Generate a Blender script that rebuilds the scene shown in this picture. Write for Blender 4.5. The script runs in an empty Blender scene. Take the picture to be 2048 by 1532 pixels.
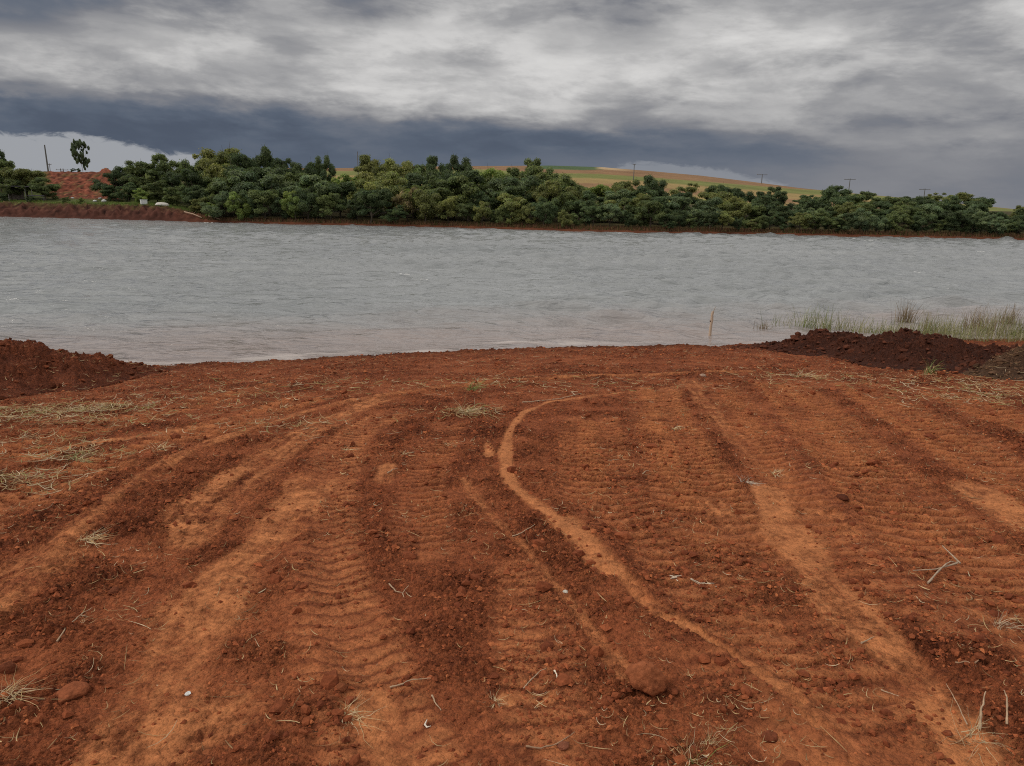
import bpy, math, random
import numpy as np
from mathutils import Matrix, Vector

random.seed(7)
rng = np.random.default_rng(7)
scene = bpy.context.scene
col = scene.collection

# ------------------------------------------------------------------ camera
FPX = 1500.0                       # focal length in pixels of a 2048 px wide picture
CAM = np.array([0.0, 0.0, 3.4])
PITCH, ROLL = 13.54, 1.0
cam_data = bpy.data.cameras.new('camera')
cam_data.sensor_width = 36.0
cam_data.lens = 36.0 * FPX / 2048.0
cam_data.clip_start = 0.05
cam_data.clip_end = 9000.0
cam = bpy.data.objects.new('camera', cam_data)
col.objects.link(cam)
CR = Matrix.Rotation(math.radians(90 - PITCH), 4, 'X') @ Matrix.Rotation(math.radians(ROLL), 4, 'Z')
cam.matrix_world = Matrix.Translation(Vector(CAM)) @ CR
scene.camera = cam
CRN = np.array(CR.to_3x3())

# ------------------------------------------------------------------ sun, exposure
SUN_AZ, SUN_EL = -96.0, 42.0       # degrees: from the left
sd = bpy.data.lights.new('sun', 'SUN')
sd.energy = 1.5
sd.angle = math.radians(22)
sd.color = (1.0, 0.93, 0.84)
sun = bpy.data.objects.new('sun', sd)
col.objects.link(sun)
sv = Vector((math.sin(math.radians(SUN_AZ)) * math.cos(math.radians(SUN_EL)),
             math.cos(math.radians(SUN_AZ)) * math.cos(math.radians(SUN_EL)),
             math.sin(math.radians(SUN_EL))))
sun.rotation_euler = sv.to_track_quat('Z', 'Y').to_euler()
sun.location = sv * 50
vs = scene.view_settings
vs.view_transform = 'Standard'
vs.look = 'None'
vs.exposure = 0.0
vs.gamma = 1.0
vs.use_curve_mapping = False
scene.cycles.use_denoising = False
scene.cycles.pixel_filter_type = 'BLACKMAN_HARRIS'
scene.cycles.filter_width = 1.05
scene.cycles.use_adaptive_sampling = True
scene.cycles.adaptive_threshold = 0.005
scene.cycles.sample_clamp_direct = 4.0
scene.cycles.sample_clamp_indirect = 3.0
scene.cycles.max_bounces = 6
scene.cycles.diffuse_bounces = 3
scene.cycles.glossy_bounces = 3
scene.cycles.transparent_max_bounces = 4

# ------------------------------------------------------------------ small node kit
class Kit:
    def __init__(self, tree):
        self.t = tree
        self.n = tree.nodes
        self.n.clear()
    def new(self, typ, **kw):
        nd = self.n.new(typ)
        for k, v in kw.items():
            setattr(nd, k, v)
        return nd
    def put(self, sock, v):
        if hasattr(v, 'is_output'):
            self.t.links.new(v, sock)
        else:
            sock.default_value = v
    def m(self, op, a, b=0.0, c=None, clamp=False):
        nd = self.new('ShaderNodeMath', operation=op, use_clamp=clamp)
        self.put(nd.inputs[0], a)
        self.put(nd.inputs[1], b)
        if c is not None:
            self.put(nd.inputs[2], c)
        return nd.outputs[0]
    def rng(self, v, a, b, c=0.0, d=1.0, smooth=True):
        nd = self.new('ShaderNodeMapRange', interpolation_type='SMOOTHSTEP' if smooth else 'LINEAR', clamp=True)
        self.put(nd.inputs[0], v)
        for i, q in enumerate((a, b, c, d)):
            self.put(nd.inputs[i + 1], q)
        return nd.outputs[0]
    def vec(self, x, y, z):
        nd = self.new('ShaderNodeCombineXYZ')
        for i, q in enumerate((x, y, z)):
            self.put(nd.inputs[i], q)
        return nd.outputs[0]
    def noise(self, v, scale, detail=5.0, rough=0.55, dist=0.0, dim='3D'):
        nd = self.new('ShaderNodeTexNoise', noise_dimensions=dim)
        if v is not None:
            self.put(nd.inputs['Vector'], v)
        nd.inputs['Scale'].default_value = scale
        nd.inputs['Detail'].default_value = detail
        nd.inputs['Roughness'].default_value = rough
        nd.inputs['Distortion'].default_value = dist
        return nd.outputs['Fac']
    def ramp(self, v, stops, interp='LINEAR'):
        nd = self.new('ShaderNodeValToRGB')
        self.put(nd.inputs[0], v)
        cr = nd.color_ramp
        cr.interpolation = interp
        while len(cr.elements) < len(stops):
            cr.elements.new(0.5)
        for e, (p, c) in zip(cr.elements, stops):
            e.position = p
            if not hasattr(c, '__len__'):
                c = (c, c, c)
            e.color = (*c[:3], 1.0)
        return nd.outputs[0]
    def mix(self, f, a, b, mode='MIX'):
        nd = self.new('ShaderNodeMix', data_type='RGBA', blend_type=mode)
        self.put(nd.inputs[0], f)
        self.put(nd.inputs[6], a if hasattr(a, 'is_output') or len(a) == 4 else (*a, 1.0))
        self.put(nd.inputs[7], b if hasattr(b, 'is_output') or len(b) == 4 else (*b, 1.0))
        return nd.outputs[2]

def srgb(v):
    v = v / 255.0
    return v / 12.92 if v <= 0.04045 else ((v + 0.055) / 1.055) ** 2.4

# ------------------------------------------------------------------ pixel / place arithmetic
def ray(px, py):
    d = CRN @ np.array([(px - 1024) / FPX, -(py - 766) / FPX, -1.0])
    return d / np.linalg.norm(d)
def azel(px, py):
    d = ray(px, py)
    return math.atan2(d[0], d[1]), math.asin(d[2])
def level_hit(px, py, z=0.0):
    d = ray(px, py)
    return CAM + d * ((z - CAM[2]) / d[2])
def pix(p):
    q = CRN.T @ (np.asarray(p, float) - CAM)
    return 1024 + FPX * q[0] / -q[2], 766 - FPX * q[1] / -q[2]

# ------------------------------------------------------------------ world: storm sky
def build_world():
    w = bpy.data.worlds.new('World')
    scene.world = w
    w.use_nodes = True
    w.cycles.sampling_method = 'MANUAL'
    w.cycles.sample_map_resolution = 512
    k = Kit(w.node_tree)
    d = k.new('ShaderNodeTexCoord').outputs['Generated']
    sep = k.new('ShaderNodeSeparateXYZ')
    k.put(sep.inputs[0], d)
    x, y, z = sep.outputs
    zc = k.m('MAXIMUM', z, 0.0)
    inv = k.m('DIVIDE', 1.0, k.m('ADD', zc, 0.085))
    # cloud deck coordinates
    P = k.vec(k.m('MULTIPLY', k.m('MULTIPLY', x, inv), 0.62), k.m('MULTIPLY', y, inv), 0.0)
    inv2 = k.m('DIVIDE', 1.0, k.m('ADD', zc, 0.16))
    P2 = k.vec(k.m('ADD', k.m('MULTIPLY', k.m('MULTIPLY', x, inv2), 0.85), 3.7), k.m('MULTIPLY', y, inv2), 2.3)
    n1 = k.noise(P, 0.85, 4, 0.5, 0.35)
    dir3 = k.vec(k.m('ADD', k.m('MULTIPLY', x, 1.0), k.m('MULTIPLY', z, 0.25)), y, k.m('MULTIPLY', z, 3.3))
    n2 = k.noise(dir3, 5.2, 10, 0.60, 0.15)
    n5 = k.noise(dir3, 10.0, 9, 0.56, 0.25)
    n4 = k.noise(dir3, 8.5, 9, 0.56, 0.3)
    lump = k.m('ABSOLUTE', k.m('SUBTRACT', n4, 0.5))
    n3 = k.noise(P, 0.5, 3, 0.5, 0.2)
    az = k.m('MULTIPLY', k.m('ARCTAN2', x, y), 180 / math.pi)
    el = k.m('MULTIPLY', k.m('ARCSINE', z), 180 / math.pi)
    # wind-torn displacement of the deck's large masses
    dn1 = k.m('SUBTRACT', n2, 0.5)
    dn2 = k.m('SUBTRACT', n1, 0.5)
    elw = k.m('ADD', el, k.m('MULTIPLY', k.m('ADD', k.m('MULTIPLY', dn1, 2.6), k.m('MULTIPLY', lump, 1.2)), k.rng(el, 0.0, 9.0, 0.22, 1.0, False)))
    azw = k.m('ADD', az, k.m('MULTIPLY', dn1, 4.0))
    u = k.m('ADD', k.m('MULTIPLY', azw, 1 / 80.0), 0.5)       # -40..40 degrees
    AZ = [-36.0, -32.0, -28.0, -24.0, -20.0, -16.0, -12.0, -8.0, -4.0, 0.0, 4.0, 8.0, 12.0, 16.0, 20.0, 24.0, 28.0, 32.0, 36.0]
    ROWS = SKY_ROWS
    tone = None
    prev = None
    for e, vals in ROWS:
        r = k.ramp(u, [((a + 40) / 80.0, v / 255.0) for a, v in zip(AZ, vals)], 'EASE')
        if tone is None:
            tone = r
        else:
            f = k.rng(elw, prev, e)
            tone = k.mix(f, tone, r)
        prev = e
    tv = k.new('ShaderNodeSeparateColor')
    k.put(tv.inputs[0], tone)
    t = tv.outputs[0]
    # high overcast outside the low part of the sky: even grey deck, a little brighter overhead
    up = k.rng(el, 12.0, 22.0)
    t = k.m('ADD', k.m('MULTIPLY', t, k.m('SUBTRACT', 1.0, up)), k.m('MULTIPLY', up, 0.81))
    t = k.m('ADD', t, k.m('MULTIPLY', k.rng(el, 15, 70), 0.10))
    t = k.m('ADD', t, k.m('MULTIPLY', k.rng(el, 4.0, 7.5), 0.045))
    amp = k.rng(el, 2.0, 8.0, 0.20, 0.95)
    det = k.m('ADD', k.m('ADD', k.m('MULTIPLY', dn1, 0.24), k.m('MULTIPLY', k.m('SUBTRACT', lump, 0.09), 0.34)), k.m('ADD', k.m('MULTIPLY', k.m('SUBTRACT', k.rng(n5, 0.40, 0.60), 0.5), 0.070), k.m('MULTIPLY', k.m('SUBTRACT', k.rng(n2, 0.43, 0.57), 0.5), 0.075)))
    t = k.m('ADD', t, k.m('MULTIPLY', det, amp))
    cloud = k.ramp(t, [(0.0, (0.045, 0.06, 0.09)), (0.30, (0.080, 0.100, 0.140)), (0.35, (0.100, 0.124, 0.168)), (0.42, (0.138, 0.158, 0.198)),
                       (0.50, (0.205, 0.212, 0.236)), (0.60, (0.315, 0.316, 0.326)), (0.70, (0.448, 0.445, 0.445)),
                       (0.80, (0.590, 0.583, 0.576)), (0.90, (0.69, 0.682, 0.67)), (1.0, (0.76, 0.75, 0.735))])
    cloud10 = k.mix(1.0, cloud, (10.0, 10.0, 10.0), 'MULTIPLY')
    # clear air under the shelf of cloud at the left
    sky = k.new('ShaderNodeTexSky', sky_type='NISHITA', sun_disc=False)
    sky.sun_elevation = math.radians(SUN_EL)
    sky.sun_rotation = math.radians(SUN_AZ)
    sky.air_density = 1.0
    sky.dust_density = 4.0
    hazy = k.mix(0.985, sky.outputs[0], (3.3, 3.45, 3.72))
    en = k.noise(P2, 3.2, 8, 0.62, 0.3)
    en1 = k.noise(k.vec(k.m('MULTIPLY', az, 0.30), k.m('MULTIPLY', el, 0.9), 0.0), 1.7, 9, 0.68, 0.6)
    ed = k.ramp(k.m('ADD', k.m('MULTIPLY', az, 1 / 80.0), 0.5), [((a + 40) / 80.0, v / 10.0) for a, v in SHELF], 'LINEAR')
    sp = k.new('ShaderNodeSeparateColor')
    k.put(sp.inputs[0], ed)
    edge = k.m('SUBTRACT', k.m('MULTIPLY', sp.outputs[0], 10.0), 2.0)
    ew = k.m('ADD', el, k.m('MULTIPLY', k.m('SUBTRACT', en1, 0.5), 1.7))
    gap = k.rng(k.m('SUBTRACT', edge, ew), -0.16, 0.26)
    gap = k.m('MULTIPLY', gap, k.rng(az, 2, 6, 1.0, 0.48))
    skyc = k.mix(gap, cloud10, hazy)
    # the land's own horizon: below it the world is dim earth light
    below = k.rng(z, -0.03, -0.005)
    skyc = k.mix(below, (0.9, 0.55, 0.40), skyc)
    bg = k.new('ShaderNodeBackground')
    k.put(bg.inputs[0], skyc)
    bg.inputs[1].default_value = 0.1
    out = k.new('ShaderNodeOutputWorld')
    k.t.links.new(bg.outputs[0], out.inputs[0])

# elevation (degrees) and tone per azimuth -40..40
SKY_ROWS = [
 (0.0, [93, 93, 93, 94, 95, 97, 100, 102, 104, 106, 109, 114, 117, 120, 123, 127, 127, 126, 126]),
 (1.3, [87, 88, 88, 88, 90, 93, 96, 98, 100, 102, 106, 111, 114, 117, 121, 127, 127, 125, 126]),
 (2.2, [85, 86, 86, 86, 87, 91, 94, 96, 98, 100, 103, 108, 111, 114, 118, 124, 127, 128, 129]),
 (3.0, [86, 85, 85, 85, 85, 89, 93, 94, 94, 96, 99, 104, 107, 111, 115, 121, 127, 133, 135]),
 (3.8, [88, 87, 85, 86, 87, 90, 93, 93, 91, 90, 93, 96, 99, 104, 109, 118, 130, 143, 148]),
 (4.6, [89, 88, 87, 86, 87, 90, 92, 95, 94, 93, 97, 101, 108, 118, 127, 135, 147, 154, 149]),
 (5.4, [104, 96, 94, 95, 98, 98, 98, 103, 111, 124, 134, 138, 143, 152, 147, 133, 132, 135, 138]),
 (6.2, [135, 124, 125, 125, 126, 124, 133, 149, 164, 167, 158, 148, 147, 152, 157, 157, 154, 152, 153]),
 (7.0, [162, 152, 154, 160, 164, 165, 173, 185, 189, 187, 175, 162, 151, 146, 152, 157, 159, 163, 164]),
 (7.9, [168, 168, 169, 169, 170, 174, 182, 188, 191, 196, 196, 187, 171, 159, 154, 156, 159, 157, 154]),
 (8.9, [150, 163, 174, 173, 167, 173, 186, 184, 175, 198, 204, 201, 184, 167, 159, 160, 159, 154, 157]),
 (10.0, [108, 129, 157, 170, 161, 162, 179, 183, 167, 188, 188, 184, 184, 184, 168, 159, 157, 164, 167]),
 (11.2, [118, 114, 125, 146, 151, 149, 161, 180, 183, 178, 148, 153, 171, 193, 186, 156, 157, 173, 175]),
 (12.4, [120, 120, 127, 137, 140, 135, 124, 141, 170, 167, 144, 128, 154, 174, 168, 153, 161, 175, 175]),
 (13.6, [120, 120, 128, 135, 133, 128, 121, 131, 159, 159, 141, 121, 147, 168, 166, 152, 165, 175, 175]),
]
# lower edge of the cloud shelf: azimuth, elevation + 2
SHELF = [(-40, 5.4), (-33.3, 5.60), (-30, 5.72), (-27.9, 5.6), (-25, 5.1), (-22, 4.65), (-20.8, 4.2), (-19.5, 3.6), (-16, 1.5), (-5, 0.5), (4, 1.5),
         (7.0, 4.6), (8, 4.92), (9.7, 4.97), (13.3, 4.72), (16.7, 4.25), (17.8, 3.95), (20.2, 3.0), (23, 1.5), (40, 0.5)]
build_world()

# ------------------------------------------------------------------ numpy noise
def _h(ix, iy, s):
    h = (ix.astype(np.int64) * 374761393 + iy.astype(np.int64) * 668265263 + s * 1442695041) & 0xFFFFFFFF
    h = ((h ^ (h >> 13)) * 1274126177) & 0xFFFFFFFF
    return (h ^ (h >> 16)) & 0xFFFF
def perlin(x, y, s=0):
    x = np.asarray(x, float); y = np.asarray(y, float)
    ix = np.floor(x); iy = np.floor(y)
    fx = x - ix; fy = y - iy
    ux = fx * fx * fx * (fx * (fx * 6 - 15) + 10)
    uy = fy * fy * fy * (fy * (fy * 6 - 15) + 10)
    def g(ox, oy):
        a = _h(ix + ox, iy + oy, s) * (2 * math.pi / 65536)
        return np.cos(a) * (fx - ox) + np.sin(a) * (fy - oy)
    a = g(0, 0); b = g(1, 0); c = g(0, 1); d = g(1, 1)
    return 1.5 * ((a + ux * (b - a)) * (1 - uy) + (c + ux * (d - c)) * uy)
def fbm(x, y, o=4, s=0, gain=0.5, lac=2.03):
    t = 0.0; a = 1.0; n = 0.0
    for i in range(o):
        t = t + a * perlin(x, y, s + i * 17)
        n += a; a *= gain; x = x * lac + 3.1; y = y * lac + 1.7
    return t / n
def billow(x, y, s=0):
    return np.abs(perlin(x, y, s))
def sst(a, b, v):
    t = np.clip((np.asarray(v, float) - a) / (b - a), 0, 1)
    return t * t * (3 - 2 * t)

# ------------------------------------------------------------------ mesh helpers
def grid_mesh(name, X, Y, Z, color=None, attrs=None, smooth=True, keep=None):
    nr, nc = X.shape
    co = np.stack([X, Y, Z], -1).reshape(-1, 3).astype(np.float32)
    i = np.arange(nr * nc).reshape(nr, nc)
    q = np.stack([i[:-1, :-1], i[:-1, 1:], i[1:, 1:], i[1:, :-1]], -1).reshape(-1, 4)
    if keep is not None:
        q = q[keep.reshape(-1)[q].any(1)]
    return raw_mesh(name, co, q.reshape(-1), np.full(len(q), 4), color, attrs, smooth)
def raw_mesh(name, co, loops, counts, color=None, attrs=None, smooth=False):
    me = bpy.data.meshes.new(name)
    co = np.asarray(co, np.float32); loops = np.asarray(loops, np.int32); counts = np.asarray(counts, np.int32)
    me.vertices.add(len(co)); me.vertices.foreach_set('co', co.reshape(-1))
    me.loops.add(len(loops)); me.loops.foreach_set('vertex_index', loops)
    me.polygons.add(len(counts))
    me.polygons.foreach_set('loop_start', np.concatenate([[0], np.cumsum(counts)[:-1]]).astype(np.int32))
    me.polygons.foreach_set('loop_total', counts)
    me.update(calc_edges=True)
    me.polygons.foreach_set('use_smooth', np.full(len(counts), smooth))
    if color is not None:
        c = np.ones((len(co), 4), np.float32); c[:, :3] = np.asarray(color, np.float32).reshape(-1, 3)
        a = me.color_attributes.new('Col', 'FLOAT_COLOR', 'POINT')
        a.data.foreach_set('color', c.reshape(-1))
    for k, v in (attrs or {}).items():
        a = me.attributes.new(k, 'FLOAT', 'POINT')
        a.data.foreach_set('value', np.asarray(v, np.float32).reshape(-1))
    return me
class MB:
    """collects triangles / quads with a colour per vertex"""
    def __init__(self):
        self.co = []; self.lp = []; self.ct = []; self.cl = []; self.n = 0
    def add(self, co, faces, c):
        co = np.asarray(co, float); f = np.asarray(faces)
        self.co.append(co); self.lp.append((f + self.n).reshape(-1)); self.ct.append(np.full(len(f), f.shape[1]))
        c = np.asarray(c, float)
        self.cl.append(np.broadcast_to(c, (len(co), 3)) if c.ndim == 1 else c)
        self.n += len(co)
    def box(self, c, s, colr=(1, 1, 1), M=None):
        v = np.array([[x, y, z] for x in (-.5, .5) for y in (-.5, .5) for z in (-.5, .5)]) * np.asarray(s)
        if M is not None:
            v = v @ np.asarray(M).T
        self.add(v + np.asarray(c), [[0, 1, 3, 2], [4, 6, 7, 5], [0, 4, 5, 1], [2, 3, 7, 6], [0, 2, 6, 4], [1, 5, 7, 3]], colr)
    def tube(self, pts, rad, n=6, colr=(1, 1, 1), cap=True):
        pts = np.asarray(pts, float); rad = np.broadcast_to(np.asarray(rad, float), (len(pts),))
        tg = np.gradient(pts, axis=0); tg /= np.linalg.norm(tg, axis=1)[:, None] + 1e-9
        ref = np.array([0.12, 0.31, 0.94]) if abs(tg[0][2]) < 0.8 else np.array([0.95, 0.2, 0.1])
        a = np.cross(tg, ref); a /= np.linalg.norm(a, axis=1)[:, None] + 1e-9
        b = np.cross(tg, a)
        th = np.arange(n) * 2 * math.pi / n
        ring = pts[:, None] + rad[:, None, None] * (np.cos(th)[None, :, None] * a[:, None] + np.sin(th)[None, :, None] * b[:, None])
        i = np.arange(len(pts) * n).reshape(len(pts), n); j = np.roll(i, -1, 1)
        f = np.stack([i[:-1], j[:-1], j[1:], i[1:]], -1).reshape(-1, 4)
        self.add(ring.reshape(-1, 3), f, colr)
        if cap:
            m = len(pts)
            for r, cpt in ((0, pts[0]), (m - 1, pts[-1])):
                v = np.vstack([ring[r], cpt[None]])
                self.add(v, [[t, (t + 1) % n, n] for t in range(n)], colr)
    def mesh(self, name, smooth=False):
        return raw_mesh(name, np.vstack(self.co), np.concatenate(self.lp), np.concatenate(self.ct), np.vstack(self.cl), None, smooth)

def tag(o, label=None, cat=None, group=None, kind=None):
    if label: o['label'] = label
    if cat: o['category'] = cat
    if group: o['group'] = group
    if kind: o['kind'] = kind
    return o
def link(name, me, mat=None, parent=None):
    o = bpy.data.objects.new(name, me)
    col.objects.link(o)
    if mat is not None and me is not None and not me.materials:
        me.materials.append(mat)
    if parent is not None:
        o.parent = parent
    return o
def empty(name, loc=(0, 0, 0)):
    o = bpy.data.objects.new(name, None)
    o.empty_display_size = 0.3
    o.location = loc
    col.objects.link(o)
    return o

# ------------------------------------------------------------------ materials
def mat_base(name):
    m = bpy.data.materials.new(name)
    m.use_nodes = True
    k = Kit(m.node_tree)
    b = k.new('ShaderNodeBsdfPrincipled')
    o = k.new('ShaderNodeOutputMaterial')
    k.t.links.new(b.outputs[0], o.inputs[0])
    return m, k, b
def attr(k, name, out='Color'):
    a = k.new('ShaderNodeAttribute')
    a.attribute_name = name
    return a.outputs[out]
def bump(k, h, strength, dist, nrm=None):
    b = k.new('ShaderNodeBump')
    b.inputs['Strength'].default_value = strength
    b.inputs['Distance'].default_value = dist
    k.put(b.inputs['Height'], h)
    if nrm is not None:
        k.put(b.inputs['Normal'], nrm)
    return b.outputs[0]
def soil_material(name, fine=1.0):
    m, k, b = mat_base(name)
    pos = k.new('ShaderNodeNewGeometry').outputs['Position']
    c = attr(k, 'Col')
    ls = attr(k, 'loose', 'Fac')
    def cells(scale):
        nd = k.new('ShaderNodeTexVoronoi', voronoi_dimensions='3D')
        wn = k.new('ShaderNodeVectorMath', operation='ADD')
        k.put(wn.inputs[0], pos)
        ns = k.new('ShaderNodeTexNoise'); ns.inputs['Scale'].default_value = scale * 0.8; k.put(ns.inputs['Vector'], pos)
        sc = k.new('ShaderNodeVectorMath', operation='SCALE'); k.put(sc.inputs[0], ns.outputs['Color']); sc.inputs['Scale'].default_value = 0.6 / scale
        k.put(wn.inputs[1], sc.outputs[0])
        k.put(nd.inputs['Vector'], wn.outputs[0]); nd.inputs['Scale'].default_value = scale
        sp = k.new('ShaderNodeSeparateColor'); k.put(sp.inputs[0], nd.outputs['Color'])
        return nd.outputs['Distance'], sp.outputs[0]
    d1, c1 = cells(55.0)
    d2, c2 = cells(130.0)
    v = k.noise(pos, 24.0, 5, 0.65)
    f = k.rng(v, 0.25, 0.75, 0.72, 1.28, False)
    g = k.m('ADD', k.rng(c1, 0, 1, -0.34, 0.34, False), k.rng(c2, 0, 1, -0.28, 0.28, False))
    f = k.m('ADD', f, k.m('MULTIPLY', g, k.rng(ls, 0, 1, 0.35, 1.0, False)))
    cc = k.new('ShaderNodeVectorMath', operation='SCALE')
    k.put(cc.inputs[0], c); k.put(cc.inputs['Scale'], f)
    k.put(b.inputs['Base Color'], cc.outputs[0])
    b.inputs['Roughness'].default_value = 0.95
    b.inputs['Specular IOR Level'].default_value = 0.12
    h = k.m('ADD', k.m('MULTIPLY', d1, -0.8), k.m('MULTIPLY', d2, -0.4))
    h = k.m('ADD', h, k.m('MULTIPLY', k.noise(pos, 90.0, 5, 0.7), 0.8))
    h = k.m('MULTIPLY', h, k.rng(ls, 0, 1, 0.30, 1.0, False))
    k.put(b.inputs['Normal'], bump(k, h, 1.0, 0.032 * fine))
    return m
def plain_material(name, rough=0.8, spec=0.25, nscale=20.0, namp=0.25, leaf=False, rnd=0.0):
    m, k, b = mat_base(name)
    c = attr(k, 'Col')
    tc = k.new('ShaderNodeTexCoord').outputs['Object']
    v = k.noise(tc, nscale, 4, 0.6)
    f = k.rng(v, 0.25, 0.75, 1 - namp, 1 + namp, False)
    if rnd:
        oi = k.new('ShaderNodeObjectInfo')
        f = k.m('MULTIPLY', f, k.rng(oi.outputs['Random'], 0, 1, 1 - rnd, 1 + rnd, False))
        c = k.mix(1.0, c, oi.outputs['Color'], 'MULTIPLY')
    cc = k.new('ShaderNodeVectorMath', operation='SCALE')
    k.put(cc.inputs[0], c); k.put(cc.inputs['Scale'], f)
    k.put(b.inputs['Base Color'], cc.outputs[0])
    b.inputs['Roughness'].default_value = rough
    b.inputs['Specular IOR Level'].default_value = spec
    if leaf:
        tr = k.new('ShaderNodeBsdfTranslucent')
        tc2 = k.new('ShaderNodeVectorMath', operation='MULTIPLY')
        k.put(tc2.inputs[0], cc.outputs[0]); tc2.inputs[1].default_value = (1.1, 1.25, 0.6)
        k.put(tr.inputs[0], tc2.outputs[0])
        mx = k.new('ShaderNodeMixShader')
        mx.inputs[0].default_value = 0.3
        out = [n for n in k.n if n.type == 'OUTPUT_MATERIAL'][0]
        k.t.links.new(b.outputs[0], mx.inputs[1]); k.t.links.new(tr.outputs[0], mx.inputs[2])
        k.t.links.new(mx.outputs[0], out.inputs[0])
    return m
M_SOIL = soil_material('red soil')
M_HEAP = soil_material('dug soil', 1.3)
M_LAND = plain_material('far land', 0.95, 0.1, 0.7, 0.3)
M_LEAF = plain_material('foliage', 0.6, 0.25, 3.0, 0.22, leaf=True, rnd=0.18)
M_BARK = plain_material('bark', 0.9, 0.15, 14.0, 0.35)
M_GRASS = plain_material('dry grass', 0.75, 0.2, 30.0, 0.25, leaf=True)
M_STRAW = plain_material('straw', 0.8, 0.2, 30.0, 0.3)
M_WOOD = plain_material('weathered wood', 0.8, 0.2, 60.0, 0.3)
M_STONE = plain_material('clods and stones', 0.95, 0.12, 45.0, 0.35)
def _rough_stone():
    k = Kit.__new__(Kit); k.t = M_STONE.node_tree; k.n = k.t.nodes
    b = [n for n in k.n if n.type == 'BSDF_PRINCIPLED'][0]
    pos = k.new('ShaderNodeNewGeometry').outputs['Position']
    k.put(b.inputs['Normal'], bump(k, k.noise(pos, 95.0, 6, 0.7), 0.8, 0.010))
_rough_stone()
M_PAINT = plain_material('pale paint', 0.6, 0.3, 4.0, 0.12)

# ------------------------------------------------------------------ the near bank: base shape
SH_PX = [(-700, 760), (-300, 748), (0, 742), (200, 735), (330, 731), (450, 727), (650, 716), (850, 706), (1000, 698), (1150, 694), (1300, 691), (1450, 690),
         (1600, 688), (1800, 683), (2048, 676), (2500, 660)]
SH = np.array([level_hit(*p)[:2] for p in SH_PX])
def shore_y(x):
    return np.interp(x, SH[:, 0], SH[:, 1])
FEET = 1.8
def base_z(x, y):
    ys = shore_y(x)
    r = np.clip(np.asarray(y, float) / ys, 0, 1)
    z = FEET * (1 - r ** 1.3)
    over = np.maximum(np.asarray(y, float) - ys, 0)
    return z - 0.16 * over - 0.02 * over ** 2
def ground_hit(px, py):
    d = ray(px, py)
    t = np.linspace(1.0, 60.0, 1500)
    e = CAM[2] + d[2] * t - base_z(d[0] * t, d[1] * t)
    i = np.nonzero(e <= 0)[0]
    if not len(i):
        return CAM + d * 20.0
    lo, hi = t[max(i[0] - 1, 0)], t[i[0]]
    for _ in range(24):
        m = (lo + hi) / 2
        if CAM[2] + d[2] * m - float(base_z(d[0] * m, d[1] * m)) > 0: lo = m
        else: hi = m
    return CAM + d * hi
def path(pxs, n=6):
    P = np.array([ground_hit(*p)[:2] for p in pxs])
    # Catmull-Rom
    Q = np.vstack([2 * P[0] - P[1], P, 2 * P[-1] - P[-2]])
    out = []
    for i in range(1, len(Q) - 2):
        for t in np.linspace(0, 1, n, endpoint=False):
            a, b, c, d = Q[i - 1:i + 3]
            out.append(0.5 * (2 * b + (c - a) * t + (2 * a - 5 * b + 4 * c - d) * t * t + (3 * b - a - 3 * c + d) * t ** 3))
    out.append(P[-1])
    return np.array(out)
def along(x, y, W, reach=0.9):
    """distance to, arc length along and signed offset from a path (50 where it is farther than reach)"""
    x = np.asarray(x, float); y = np.asarray(y, float)
    best = np.full(x.shape, 2500.0); S = np.zeros(x.shape); L = np.zeros(x.shape)
    seg = np.hypot(*(W[1:] - W[:-1]).T); arc = np.concatenate([[0], np.cumsum(seg)])
    for c0 in range(0, len(W) - 1, 6):
        C = W[c0:c0 + 7]
        lo, hi = C.min(0) - reach, C.max(0) + reach
        idx = np.nonzero((x > lo[0]) & (x < hi[0]) & (y > lo[1]) & (y < hi[1]))
        if not len(idx[0]):
            continue
        xx, yy = x[idx], y[idx]; bb, ss, ll = best[idx], S[idx], L[idx]
        for j in range(len(C) - 1):
            a, e = C[j], C[j + 1] - C[j]
            l = seg[c0 + j]
            if l < 1e-6:
                continue
            tc = np.clip(((xx - a[0]) * e[0] + (yy - a[1]) * e[1]) / l ** 2, 0, 1)
            dx = xx - a[0] - tc * e[0]; dy = yy - a[1] - tc * e[1]
            d2 = dx * dx + dy * dy
            m = d2 < bb
            bb = np.where(m, d2, bb); ss = np.where(m, arc[c0 + j] + tc * l, ss); ll = np.where(m, (dx * e[1] - dy * e[0]) / l, ll)
        best[idx], S[idx], L[idx] = bb, ss, ll
    return np.sqrt(best), S, L

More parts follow.
